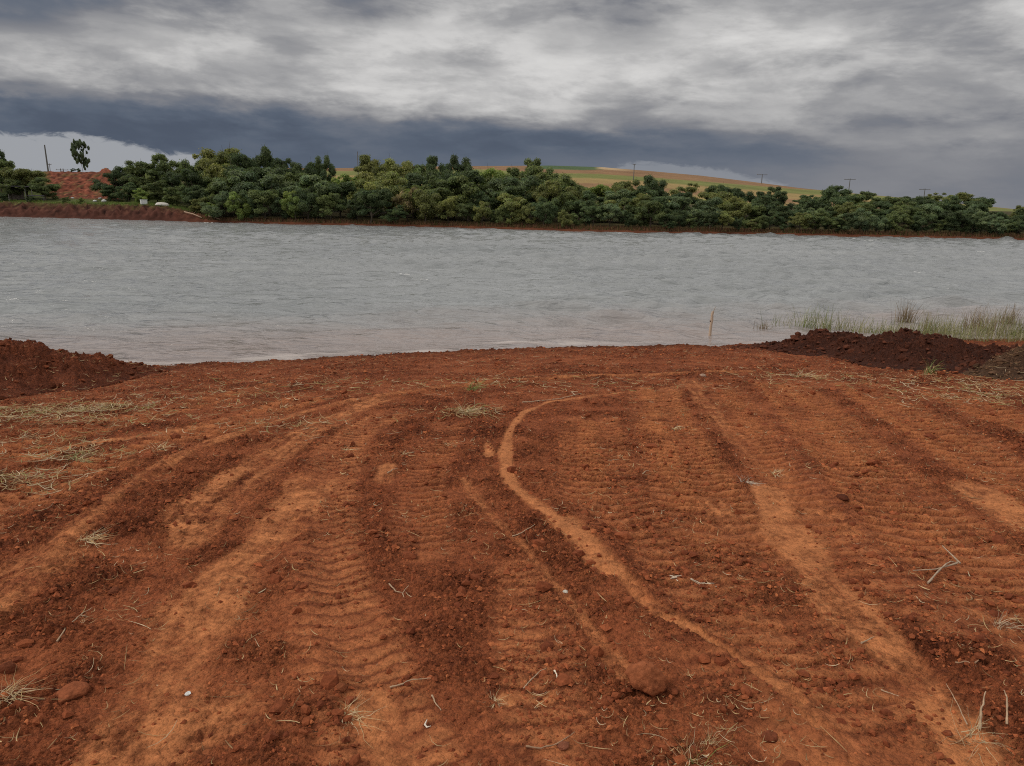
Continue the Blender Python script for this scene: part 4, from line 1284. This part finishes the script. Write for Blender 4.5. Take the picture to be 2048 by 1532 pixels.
# ------------------------------------------------------------------ straw, roots and chaff
STRAWS = [np.array([0.56, 0.40, 0.205]), np.array([0.46, 0.31, 0.145]), np.array([0.38, 0.22, 0.105]), np.array([0.66, 0.52, 0.33]), np.array([0.28, 0.16, 0.075])]
def strips(mb, x, y, z, th, L, w, curl, lift, r, cols, seg=4):
    n = len(x)
    s = np.linspace(-0.5, 0.5, seg + 1)
    ang = th[:, None] + curl[:, None] * s[None]
    dx = np.cos(ang) * L[:, None] / seg; dy = np.sin(ang) * L[:, None] / seg
    cx = np.cumsum(dx, 1) - dx; cy = np.cumsum(dy, 1) - dy
    cx -= cx[:, seg // 2:seg // 2 + 1]; cy -= cy[:, seg // 2:seg // 2 + 1]
    bz = lift[:, None] * (0.25 + 2.6 * (s[None] + 0.1 * r.normal(size=(n, 1))) ** 2)
    nx, ny = -np.sin(ang) * w[:, None] / 2, np.cos(ang) * w[:, None] / 2
    tp = (1 - 0.6 * np.abs(2 * s))[None]
    PX, PY = x[:, None] + cx, y[:, None] + cy
    PZ = z[:, None] + bz
    A = np.stack([PX - nx * tp, PY - ny * tp, PZ], -1); B = np.stack([PX + nx * tp, PY + ny * tp, PZ], -1)
    Rg = np.stack([PX, PY, PZ + w[:, None] * 0.35 * tp], -1)
    co = np.stack([A, Rg, B], 2)              # n, seg+1, 3, 3
    i = np.arange(n * (seg + 1) * 3).reshape(n, seg + 1, 3)
    f1 = np.stack([i[:, :-1, 0], i[:, :-1, 1], i[:, 1:, 1], i[:, 1:, 0]], -1).reshape(-1, 4)
    f2 = np.stack([i[:, :-1, 1], i[:, :-1, 2], i[:, 1:, 2], i[:, 1:, 1]], -1).reshape(-1, 4)
    mb.add(co.reshape(-1, 3), np.vstack([f1, f2]), np.repeat(cols, (seg + 1) * 3, 0))
def build_straw():
    r = np.random.default_rng(15)
    N = 26000
    x, y = spots(N, r, 1.5, 18.0, 1.02)
    n1 = fbm(x * 1.1, y * 1.1, 4, 401)
    far = sst(6, 13, y)
    edge = sst(0.35, 0.9, np.abs(x) / (0.68 * y + 0.4))
    dens = np.clip(0.20 + 0.85 * n1 + 0.40 * far + 0.30 * edge * sst(3, 6, y), 0.03, 1)
    m = (r.random(N) < dens) & (r.random(N) > 0.85 * packed_near(x, y)) & (y < shore_y(x) - 0.2)
    x, y = x[m], y[m]; n = len(x)
    z = ground_on(x, y) + 0.004
    L = 0.030 * np.exp(r.normal(size=n) * 0.6) * (1 + 0.07 * y)
    w = np.clip(0.0022 * np.exp(r.normal(size=n) * 0.35) * (1 + 0.13 * y), 0.0015, 0.011)
    cols = np.array(STRAWS)[r.choice(5, n, p=[0.28, 0.26, 0.2, 0.1, 0.16])] * r.uniform(0.65, 1.05, (n, 1))
    mb = MB()
    strips(mb, x, y, z, r.random(n) * 6.28, L, w, r.normal(size=n) * 1.3, 0.006 + 0.012 * r.random(n), r, cols)
    for (HX, HY, HZ), cnt in ((HEAPS[0][0], 420), (HEAPS[2][0], 260)):
        ii = r.integers(0, HX.size, cnt)
        cc = np.array(STRAWS)[r.choice(5, cnt)] * r.uniform(0.55, 1.0, (cnt, 1))
        strips(mb, HX.reshape(-1)[ii], HY.reshape(-1)[ii], HZ.reshape(-1)[ii] + 0.015, r.random(cnt) * 6.28, 0.10 * np.exp(r.normal(size=cnt) * 0.5), np.full(cnt, 0.008), r.normal(size=cnt) * 1.4, 0.02 + 0.02 * r.random(cnt), r, cc)
    # trampled mats of mown grass: px, py, spread m, count, green
    for px, py, sx, sy, cnt, gr in [(a_, b_, c_, d_, int(e_ * 0.7), f_) for a_, b_, c_, d_, e_, f_ in [(60, 828, 1.1, 0.35, 520, 0.28), (200, 818, 0.8, 0.3, 380, 0.12), (120, 845, 1.2, 0.25, 260, 0.1), (20, 968, 0.5, 0.25, 300, 0.15), (150, 915, 0.5, 0.22, 170, 0.15), (60, 880, 1.2, 0.5, 240, 0.1),
                                    (1900, 770, 1.6, 0.6, 230, 0.1), (2000, 785, 1.4, 0.7, 230, 0.1), (1590, 752, 1.2, 0.5, 120, 0.1), (1700, 760, 1.6, 0.6, 110, 0.1), (400, 800, 1.6, 0.8, 300, 0.15),
                                    (1950, 800, 1.3, 0.5, 260, 0.1), (1150, 770, 2.6, 0.6, 260, 0.1), (700, 770, 2.2, 0.7, 240, 0.1), (930, 830, 0.45, 0.3, 130, 0.2), (560, 850, 0.8, 0.4, 160, 0.1)]]:
        p = ground_hit(px, py)
        X = p[0] + r.normal(size=cnt) * sx * 0.5; Y = p[1] + r.normal(size=cnt) * sy * 0.5 * 1.4
        Zz = ground_on(X, Y) + 0.01 + 0.02 * r.random(cnt)
        cc = 0.88 * np.where(r.random((cnt, 1)) < gr, np.array([0.36, 0.33, 0.12]), np.array(STRAWS)[r.choice(5, cnt)]) * r.uniform(0.7, 1.1, (cnt, 1))
        strips(mb, X, Y, Zz, r.random(cnt) * 6.28, 0.11 * np.exp(r.normal(size=cnt) * 0.5), np.clip(0.004 + 0.0006 * Y, 0.003, 0.012), r.normal(size=cnt) * 1.5, 0.012 + 0.02 * r.random(cnt), r, cc)
    tag(link('straw_litter', mb.mesh('straw_litter'), M_STRAW), 'bits of straw, chaff and root lying on the red soil', 'straw', kind='stuff')
build_straw()

# ------------------------------------------------------------------ single tufts
def tuft_mesh(seed, n, h, spread, flat, width, cols, droop=0.5):
    r = np.random.default_rng(seed)
    mb = MB()
    for i in range(n):
        th = r.random() * 6.28; L = h * r.uniform(0.5, 1.15)
        out = min(r.uniform(0.45, 1.2) * flat, 1.05)
        b = np.array([math.cos(th + 2) * spread * r.random(), math.sin(th + 2) * spread * r.random(), -0.01])
        ta = th + r.normal() * (1.3 if flat > 0.85 else 0.4)
        d = np.array([math.cos(ta), math.sin(ta), 0])
        s = np.linspace(0, 1, 6)
        dr = droop * r.uniform(0.4, 1.3)
        pts = b + d[None] * (L * out * s)[:, None] + np.array([0, 0, 1.0])[None] * (L * ((1.05 - out * 0.86) * s - dr * out * s * s))[:, None]
        pts += np.cumsum(r.normal(size=(6, 3)) * 0.035 * L, 0)
        pts[:, 2] = np.maximum(pts[:, 2], -0.01 + 0.012 * s)
        sd_ = np.array([-d[1], d[0], 0]); sd_ = sd_ * math.cos(r.random()) + np.array([0, 0, 0.4])
        w = width * r.uniform(0.6, 1.3) * (1 - s * 0.85)
        A = pts - sd_ * w[:, None] / 2; B = pts + sd_ * w[:, None] / 2; Rg = pts + d * w[:, None] * 0.3
        co = np.stack([A, Rg, B], 1).reshape(-1, 3)
        k = np.arange(18).reshape(6, 3)
        f = np.vstack([np.stack([k[:-1, 0], k[:-1, 1], k[1:, 1], k[1:, 0]], -1), np.stack([k[:-1, 1], k[:-1, 2], k[1:, 2], k[1:, 1]], -1)])
        c = np.array(cols[r.integers(len(cols))]) * r.uniform(0.7, 1.15)
        mb.add(co, f, c)
    return mb.mesh('blades')
DRY = [tuple(c) for c in STRAWS[:4]]; GREEN = [(0.12, 0.19, 0.04), (0.17, 0.23, 0.06), (0.22, 0.26, 0.09)]
def put(o, px, py, dz=0.0, rz=None):
    p = ground_hit(px, py)
    o.location = (p[0], p[1], float(ground_on(np.array([p[0]]), np.array([p[1]]))[0]) + dz)
    o.rotation_euler = (0, 0, random.random() * 6.28 if rz is None else rz)
    return o
TUFTS = [ # px, py, width px, blades, flat, colours, droop, label
 (930, 830, 95, 120, 1.0, DRY + GREEN[1:2], 0.6, 'largest dry grass tuft, standing in the bend of the tracks'),
 (943, 780, 52, 50, 0.9, GREEN, 0.5, 'small bright green sprig behind the largest dry tuft'),
 (690, 1430, 120, 60, 1.5, DRY, 0.75, 'flattened straw wisp left of the bare orange patch at bottom centre'),
 (15, 1395, 110, 70, 1.3, DRY, 0.7, 'straw tuft cut by the left picture edge near the bottom'),
 (990, 1398, 44, 34, 1.2, DRY, 0.6, 'left one of two little straw tufts beside the big clod'),
 (1072, 1408, 52, 50, 1.3, DRY, 0.6, 'right one of two little straw tufts beside the big clod'),
 (1390, 1530, 100, 70, 0.9, DRY + GREEN[1:2], 0.4, 'greenish tuft cut by the bottom picture edge'),
 (168, 1085, 95, 46, 1.5, DRY, 0.75, 'loose straw tuft on the dark soil at left'),
 (1489, 968, 38, 36, 0.9, [(0.52, 0.47, 0.38), (0.44, 0.36, 0.26)], 0.3, 'whitish root tuft above the pale wheel strip at right'),
 (1352, 858, 52, 36, 1.3, DRY, 0.6, 'small straw tuft in the lug marks right of the bend'),
 (2002, 1255, 80, 40, 1.0, [(0.50, 0.38, 0.25), (0.40, 0.28, 0.18)], 0.5, 'tangled pale root tuft near the right picture edge'),
 (1950, 1475, 110, 60, 1.0, [(0.50, 0.38, 0.22), (0.42, 0.30, 0.17)], 0.4, 'pale dry tuft in the bottom right corner'),
 (150, 922, 80, 60, 1.2, DRY + GREEN[2:], 0.6, 'grey-green tuft lying beside the left ridge track'),
 (895, 893, 46, 34, 1.0, DRY, 0.5, 'small tuft below the largest dry tuft'),
 (172, 766, 46, 46, 1.0, DRY, 0.6, 'dry tuft at the foot of the left soil ridge'),
 (1600, 752, 70, 50, 1.2, DRY, 0.6, 'dry tuft on the far bank below the dark heap'),
 (690, 900, 42, 30, 1.3, DRY, 0.6, 'thin straw tuft left of the bend, upper one'),
 (810, 912, 52, 34, 1.3, DRY, 0.6, 'thin straw tuft left of the bend beside a stick'),
 (570, 814, 44, 34, 1.1, DRY, 0.6, 'whitish tuft above the left ridge track'),
 (1860, 752, 40, 46, 0.7, GREEN[1:] + DRY[:1], 0.3, 'green tuft at the foot of the right heaps'),
 (320, 905, 50, 36, 1.0, DRY, 0.5, 'dry tuft on the inner side of the left ridge track'),
 (1550, 945, 36, 30, 1.0, DRY, 0.5, 'yellow wisp on the packed strip right of the whitish root tuft'),
 (1420, 1480, 44, 22, 0.5, DRY, 0.3, 'small upright stubble stalk left of the bottom right windrow'),
]
for i, (px, py, wpx, n, flat, cols, droop, lab) in enumerate(TUFTS):
    p = ground_hit(px, py); d = np.linalg.norm(p - CAM)
    R_ = wpx / FPX * d / 2
    L = R_ / max(0.55 * flat, 0.3)
    e = put(empty('grass_tuft'), px, py, 0.004)
    link('blades', tuft_mesh(700 + i, n, L, R_ * 0.45, flat, max(0.0022, 0.0008 * d), cols, droop), M_STRAW, e)
    tag(e, lab, 'grass tuft', 'grass tufts on the bank')
# the tuft on the left ridge
def on_ray(px, py, y):
    d = ray(px, py)
    return CAM + d * (y / d[1])
e = empty('grass_tuft', on_ray(22, 702, 12.4))
link('blades', tuft_mesh(760, 80, 0.30, 0.12, 0.8, 0.012, DRY, 0.4), M_GRASS, e)
tag(e, 'dry grass tuft on top of the left soil ridge', 'grass tuft', 'grass tufts on the bank')

# ------------------------------------------------------------------ sticks
def stick(lab, pts, rad, colr=(0.50, 0.40, 0.30), forks=(), lift=0.006, name='stick'):
    """pts: pixels along the stick on the ground"""
    P = []
    for q in pts:
        g = ground_hit(*q[:2]); zz = float(ground_on(np.array([g[0]]), np.array([g[1]]))[0])
        P.append([g[0], g[1], zz + lift + (q[2] if len(q) > 2 else 0)])
    P = np.array(P); O = P.mean(0)
    n = len(P) * 4
    u = np.linspace(0, len(P) - 1, n)
    S = np.stack([np.interp(u, np.arange(len(P)), P[:, j]) for j in range(3)], -1)
    S += np.cumsum(np.random.default_rng(len(lab)).normal(size=S.shape) * rad * 0.22, 0)
    mb = MB(); mb.tube(S - O, np.linspace(rad * 0.85, rad * 0.3, n) * (1 + 0.2 * np.sin(np.arange(n) * 1.9)), 6, colr)
    e = link(name, mb.mesh(name, True), M_WOOD); e.location = O
    for f in forks:
        Q = []
        for q in f:
            g = ground_hit(*q[:2]); zz = float(ground_on(np.array([g[0]]), np.array([g[1]]))[0])
            Q.append([g[0], g[1], zz + lift + (q[2] if len(q) > 2 else 0)])
        Q = np.array(Q)
        mb = MB(); mb.tube(Q - O, np.linspace(rad * 0.8, rad * 0.35, len(Q)), 6, colr)
        link('fork', mb.mesh('fork', True), M_WOOD, e)
    tag(e, lab, 'stick', 'sticks on the bank')
PALE = (0.42, 0.29, 0.185); BROWN = (0.33, 0.20, 0.12)
stick('forked dry branch propped up on the dark soil at right', [(1855, 1172, 0.0), (1880, 1152, 0.03), (1900, 1143, 0.05), (1918, 1142, 0.05)], 0.0065, (0.40, 0.29, 0.20),
      [[(1918, 1142, 0.05), (1900, 1130, 0.06), (1880, 1118, 0.08)], [(1912, 1144, 0.05), (1870, 1149, 0.01), (1825, 1149, 0.0)]], name='branch')
stick('short bone-white forked twig, left one of the pair', [(1338, 1158), (1350, 1164), (1356, 1172)], 0.006, (0.58, 0.47, 0.35), [[(1350, 1164), (1362, 1160)], [(1352, 1168), (1340, 1170)]])
stick('long bone-white twig, right one of the pair', [(1380, 1169), (1400, 1171), (1415, 1175), (1428, 1178)], 0.005, (0.58, 0.47, 0.35), [[(1418, 1176), (1428, 1170)], [(1415, 1175), (1432, 1182)]])
stick('long pale root slanting on dark soil at left', [(112, 1279), (135, 1255), (150, 1240), (165, 1226), (184, 1214)], 0.0045, PALE, [[(160, 1230), (175, 1229)]])
stick('curved pale stick between the two packed strips', [(1025, 1070), (1045, 1068), (1060, 1062), (1072, 1058)], 0.005, PALE)
stick('arched pale twig with dark middle near bottom centre', [(780, 1372), (805, 1368), (825, 1360), (845, 1360), (862, 1364)], 0.004, PALE)
stick('hooked brown root left of the big clod', [(1046, 1376), (1065, 1358), (1080, 1342), (1092, 1340)], 0.0035, PALE)
stick('long straight stick at the top of the bend', [(1045, 806), (1085, 801), (1120, 796), (1148, 790), (1162, 787)], 0.012, PALE, [[(1150, 790), (1142, 783)], [(1145, 784), (1162, 786)]])
stick('long bowed twig near the bottom edge right of centre', [(1052, 1494), (1080, 1497), (1110, 1490), (1135, 1478), (1150, 1467)], 0.004, BROWN)
stick('short chunky stick lying on the wide packed strip', [(1722, 1290), (1735, 1285), (1748, 1281)], 0.005, PALE)
stick('pale straight stalk right of the bottom packed strip', [(1762, 1380), (1778, 1385), (1797, 1391)], 0.0035, PALE)
stick('broken twig lower right beside the windrow', [(1908, 1338), (1930, 1345), (1948, 1355)], 0.0045, BROWN, [[(1945, 1353), (1952, 1350)], [(1900, 1300), (1920, 1318), (1938, 1332)]])
stick('curved white root above the bottom bare patch', [(864, 1386), (870, 1398), (884, 1411)], 0.0042, PALE)
stick('pale V-shaped root left of bottom centre', [(850, 1442), (855, 1447), (862, 1444)], 0.004, (0.74, 0.66, 0.55), [[(850, 1442), (854, 1435)]])
stick('short pale stake lying by the little straw tufts', [(1109, 1340), (1111, 1350), (1112, 1359)], 0.0045, (0.74, 0.66, 0.52))
stick('crooked twig at left of the ploughed lugs, beside chaff', [(778, 1168), (790, 1180), (805, 1182), (815, 1172)], 0.0042, PALE, [[(805, 1182), (808, 1189)]])
stick('small stick poking out of the left soil ridge top', [(150, 722, 0.16), (160, 720, 0.2), (172, 714, 0.28)], 0.016, (0.12, 0.07, 0.05), lift=0.12)
stick('thin bare stalk rising in the bottom right corner', [(1935, 1450, 0.0), (1915, 1420, 0.02), (1890, 1385, 0.03)], 0.003, PALE)
stick('thick pale stub standing in the bottom right corner', [(1958, 1460, 0.0), (1962, 1440, 0.03), (1968, 1420, 0.05)], 0.006, PALE)
stick('pale stub right of the corner tuft', [(2012, 1455, 0.0), (2008, 1430, 0.02), (2000, 1412, 0.03)], 0.005, PALE)
for i, (a, b, c) in enumerate([((610, 880), (650, 874), 'pale stick left of the bend pointing right'), ((1210, 922), (1240, 918), 'short pale stick in lug marks right of the bend'), ((828, 905), (800, 913), 'straight stick beside the thin straw tuft'),
                               ((775, 945), (800, 936), 'pale stick above the small packed patch'), ((1285, 950), (1298, 944), 'short stick right of the bend'), ((1735, 930), (1765, 924), 'pale flat chip of wood among the right lugs')]):
    stick(c, [a, ((a[0] + b[0]) / 2, (a[1] + b[1]) / 2 - 1), b], 0.006, PALE)

# ------------------------------------------------------------------ clods and stones that stand out
def stone(lab, px, py, wpx, hpx, colr, cat='clod', name='soil_clod', seed=0, flat=0.8, sink=0.25):
    r = np.random.default_rng(seed)
    p = ground_hit(px, py); d = np.linalg.norm(p - CAM)
    w = wpx / FPX * d / 2; h = hpx / FPX * d / 2
    n, m = 44, 30
    th = np.linspace(0, 2 * math.pi, n, endpoint=False); ph = np.linspace(0.02, math.pi - 0.02, m)
    TH, PH = np.meshgrid(th, ph)
    dx, dy, dz = np.sin(PH) * np.cos(TH), np.sin(PH) * np.sin(TH), np.cos(PH)
    rad = np.ones(TH.shape)
    for _ in range(10):                         # chipped faces
        q = r.normal(size=3); q /= np.linalg.norm(q); k = r.uniform(0.70, 0.93)
        dt = dx * q[0] + dy * q[1] + dz * q[2]
        rad = np.minimum(rad, np.where(dt > 0.15, k / np.maximum(dt, 0.15), 9))
    rad = rad * (1.2 + 0.10 * perlin(dx * 2.5 + dz * 2, dy * 2.5 - dz, seed) + 0.10 * (billow(dx * 5 + dz * 3, dy * 5 - dz * 4, seed + 3) - 0.2) + 0.11 * (billow(dx * 9 + dz * 7, dy * 9 - dz * 8, seed + 5) - 0.2))
    X, Y, Z = dx * rad * w, dy * rad * w * 0.9, dz * rad * h * 1.1
    i = np.arange(n * m).reshape(m, n); j = np.roll(i, -1, 1)
    f = np.stack([i[:-1], i[1:], j[1:], j[:-1]], -1).reshape(-1, 4)
    mb = MB(); mb.add(np.stack([X, Y, Z], -1).reshape(-1, 3), f, np.asarray(colr))
    o = put(link(name, mb.mesh(name, True), M_STONE), px, py, h * (1 - sink * 2) * 0.9)
    tag(o, lab, cat)
stone('big angular soil clod at the end of the narrow packed strip', 1290, 1374, 62, 44, (0.330, 0.105, 0.044), seed=21, sink=0.02)
stone('flat broad clod near the left bottom corner', 142, 1384, 46, 15, (0.28, 0.085, 0.036), seed=2, sink=0.30)
stone('dark flat clod on the orange soil near the bottom right', 1540, 1466, 26, 9, (0.19, 0.055, 0.025), seed=3)
stone('pale pinkish stone far up the bank near the water', 1406, 754, 13, 7, (0.36, 0.235, 0.17), 'stone', 'stone', seed=4)
stone('tiny white pebble on the packed strip right of centre', 1131, 1184, 9, 6, (0.62, 0.57, 0.48), 'pebble', 'pebble', seed=5)
stone('white chip on the packed strip at bottom left', 375, 1379, 9, 4, (0.80, 0.80, 0.77), 'chip', 'chip', seed=6)
stone('lumpy clod at the right end of the dark heap', 1960, 720, 12, 10, (0.34, 0.22, 0.15), 'stone', 'stone', seed=7)
stone('dark clod cluster below the right lug marks', 1685, 1003, 20, 8, (0.095, 0.027, 0.013), seed=8)
stone('rounded clod beside the straw wisp at bottom centre', 682, 1378, 17, 13, (0.25, 0.08, 0.034), seed=9)
stone('round reddish clod at the left picture edge', 14, 1332, 22, 18, (0.17, 0.05, 0.023), seed=10)
stone('brown pebble above the bottom bowed twig', 1126, 1490, 20, 11, (0.25, 0.09, 0.05), 'pebble', 'pebble', seed=11)
stone('small clod in the left dark soil above the flat one', 228, 1180, 18, 11, (0.19, 0.058, 0.027), seed=12)

# ------------------------------------------------------------------ reeds, stake in the water
def reed_mesh(seed, n, h, spread, cols, broken=0.3):
    r = np.random.default_rng(seed)
    mb = MB()
    for i in range(n):
        b = np.array([r.normal() * spread, r.normal() * spread * 0.6, -0.15])
        L = h * r.uniform(0.45, 1.15) + 0.15
        ln = r.normal(size=2) * 0.16 + np.array([0.07, 0.0])
        s = np.linspace(0, 1, 6)
        bend = r.random() < broken
        cur = r.uniform(0.0, 0.5) if not bend else r.uniform(0.7, 1.3)
        d = np.array([ln[0], ln[1], 0]); d /= np.linalg.norm(d)
        hx = L * (np.hypot(*ln) * s + cur * 0.45 * s ** 3); hz = L * (s - cur * 0.38 * s ** 3)
        pts = b + d[None] * hx[:, None] + np.array([0, 0, 1.0])[None] * hz[:, None]
        w = r.uniform(0.005, 0.010) * (1 - 0.8 * s)
        sv_ = np.array([-d[1], d[0], 0])
        if abs(sv_[0]) < 0.5:
            sv_ = np.array([1.0, 0.2, 0])
        co = np.stack([pts - sv_ * w[:, None], pts + np.array([0, -1, 0]) * w[:, None] * 0.5, pts + sv_ * w[:, None]], 1).reshape(-1, 3)
        k = np.arange(18).reshape(6, 3)
        f = np.vstack([np.stack([k[:-1, 0], k[:-1, 1], k[1:, 1], k[1:, 0]], -1), np.stack([k[:-1, 1], k[:-1, 2], k[1:, 2], k[1:, 1]], -1)])
        mb.add(co, f, np.array(cols[r.integers(len(cols))]) * r.uniform(0.6, 1.2))
    return mb.mesh('blades')
TAN = [(0.44, 0.39, 0.25), (0.36, 0.32, 0.20), (0.28, 0.25, 0.14), (0.50, 0.46, 0.32), (0.25, 0.27, 0.11)]
GRN = [(0.19, 0.23, 0.085), (0.26, 0.29, 0.12), (0.34, 0.34, 0.17)]
BRN = [(0.27, 0.19, 0.135), (0.34, 0.25, 0.18)]
REEDS = [  # px, base py, y metres, height m, blades, spread m, colours, label
 (1525, 655, 0.16, 26, 0.05, BRN, 'small isolated brown tuft between the stake and the reeds'),
 (1555, 646, 0.26, 9, 0.07, GRN, 'few thin green blades at the left end of the reed bed'),
 (1585, 652, 0.30, 10, 0.20, GRN + TAN, 'sparse blades left of the first green reed clump'),
 (1625, 655, 0.48, 46, 0.16, GRN, 'first tall green reed clump from the left'),
 (1655, 658, 0.42, 40, 0.16, GRN + TAN[:1], 'green and tan clump right of the first green one'),
 (1690, 660, 0.40, 30, 0.20, TAN, 'thin tan clump left of the low green clump'),
 (1725, 664, 0.36, 44, 0.20, TAN, 'pale tan clump behind the low green clump'),
 (1765, 668, 0.34, 60, 0.24, GRN + TAN[:1], 'low bright green clump just behind the dark heap'),
 (1800, 668, 0.34, 50, 0.20, TAN, 'tan clump right of the low green clump'),
 (1808, 648, 0.50, 50, 0.07, BRN, 'narrow upright brown sheaf standing in the water'),
 (1850, 664, 0.46, 40, 0.10, BRN + TAN, 'brown sheaf left of the pale dense clump'),
 (1855, 676, 0.40, 60, 0.20, GRN + TAN, 'yellow-green clump behind the heap crest'),
 (1890, 668, 0.48, 56, 0.15, TAN, 'tall pale clump in the middle of the reed bed'),
 (1925, 672, 0.44, 60, 0.22, TAN, 'dense tan clump right of the middle one'),
 (1950, 660, 0.52, 60, 0.12, BRN, 'brown upright sheaf, second from the right'),
 (1985, 670, 0.52, 70, 0.16, TAN + BRN, 'tall mixed sheaf near the right picture edge'),
 (1975, 690, 0.42, 70, 0.24, TAN, 'pale bent clump in front of the tall mixed sheaf'),
 (2015, 650, 0.46, 50, 0.10, BRN, 'brown sheaf farthest out in the water at right'),
 (2030, 690, 0.46, 80, 0.24, TAN, 'pale bent clump at the right picture edge'),
 (2040, 672, 0.46, 60, 0.20, GRN + TAN, 'greenish clump behind the right edge clump'),
 (2090, 680, 0.50, 80, 0.26, TAN, 'reed clump past the right picture edge'),
 (1915, 682, 0.36, 50, 0.22, TAN, 'short straw-coloured clump over the dark heap'),
]
for i, (px, py, h, n, sp, cols, lab) in enumerate(REEDS):
    p = level_hit(px, py)
    e = empty('reed_clump', p)
    link('blades', reed_mesh(800 + i, int(n * (1.6 if px < 1780 else 2.4)), h * 1.22 * p[1] / 18.5, sp * 1.7, cols, 0.45 if cols is TAN else 0.2), M_GRASS, e)
    tag(e, lab, 'reeds', 'reed clumps at the right shore')

def build_stake():
    p = level_hit(1420, 668)
    d = p[1]
    h = 46 / FPX * d
    e = tag(empty('stake', p), 'crooked pale wooden stake standing in the shallow water', 'stake')
    mb = MB()
    k = h
    mb.tube(np.array([(0, 0, -0.25), (0.0, 0, 0.1 * k), (0.01, 0, 0.45 * k), (0.02, 0.0, 0.62 * k), (0.015, 0, 0.85 * k), (0.035, 0, 1.0 * k)]), np.array([0.042, 0.04, 0.036, 0.042, 0.036, 0.034]), 8, (0.50, 0.37, 0.27))
    link('post', mb.mesh('stake_post', True), M_WOOD, e)
    mb = MB(); mb.tube([(0.03, 0, 0.55 * k), (-0.035, -0.01, 0.58 * k)], [0.03, 0.02], 6, (0.12, 0.08, 0.06)); link('knot', mb.mesh('knot', True), M_WOOD, e)
    mb = MB(); mb.tube([(0.035, 0, 0.95 * k), (0.07, 0, 1.12 * k), (0.10, 0, 1.22 * k)], [0.010, 0.006, 0.003], 5, (0.35, 0.26, 0.19)); link('twig', mb.mesh('twig', True), M_WOOD, e)
build_stake()

# ------------------------------------------------------------------ whitecaps
def build_foam():
    r = np.random.default_rng(31)
    mb = MB()
    caps = [(495, 523, 16), (292, 515, 12), (250, 460, 12), (810, 552, 26), (842, 562, 26), (1413, 498, 18), (1836, 547, 14), (1700, 478, 18), (1390, 466, 26), (1740, 482, 16), (1290, 480, 10), (1480, 500, 10), (415, 446, 14), (1080, 468, 10), (640, 470, 10), (1960, 505, 14), (1330, 540, 8), (930, 500, 8), (1150, 520, 8), (1600, 520, 9), (1900, 580, 10)]
    for px, py, w in caps:
        p = level_hit(px, py); s = w / FPX * np.linalg.norm(p - CAM) / 2
        n = 10
        for q in range(5):
            c = p + np.array([r.normal() * s * 0.6, r.normal() * s * 0.5, 0.05 + 0.02 * r.random()])
            th = np.linspace(0, 2 * math.pi, n, endpoint=False)
            rr = s * r.uniform(0.06, 0.26) * (1 + 0.35 * r.normal(size=n))
            ring = np.stack([c[0] + np.cos(th) * rr * 1.4, c[1] + np.sin(th) * rr * 0.5, np.full(n, c[2])], -1)
            mb.add(np.vstack([ring, c[None] + np.array([[0, 0, 0.05 * s + 0.02]])]), [[t, (t + 1) % n, n] for t in range(n)], (0.62, 0.62, 0.60))
    tag(link('whitecaps', mb.mesh('whitecaps'), M_PAINT), 'small white crests of foam breaking on the lake', 'foam', kind='stuff')
build_foam()
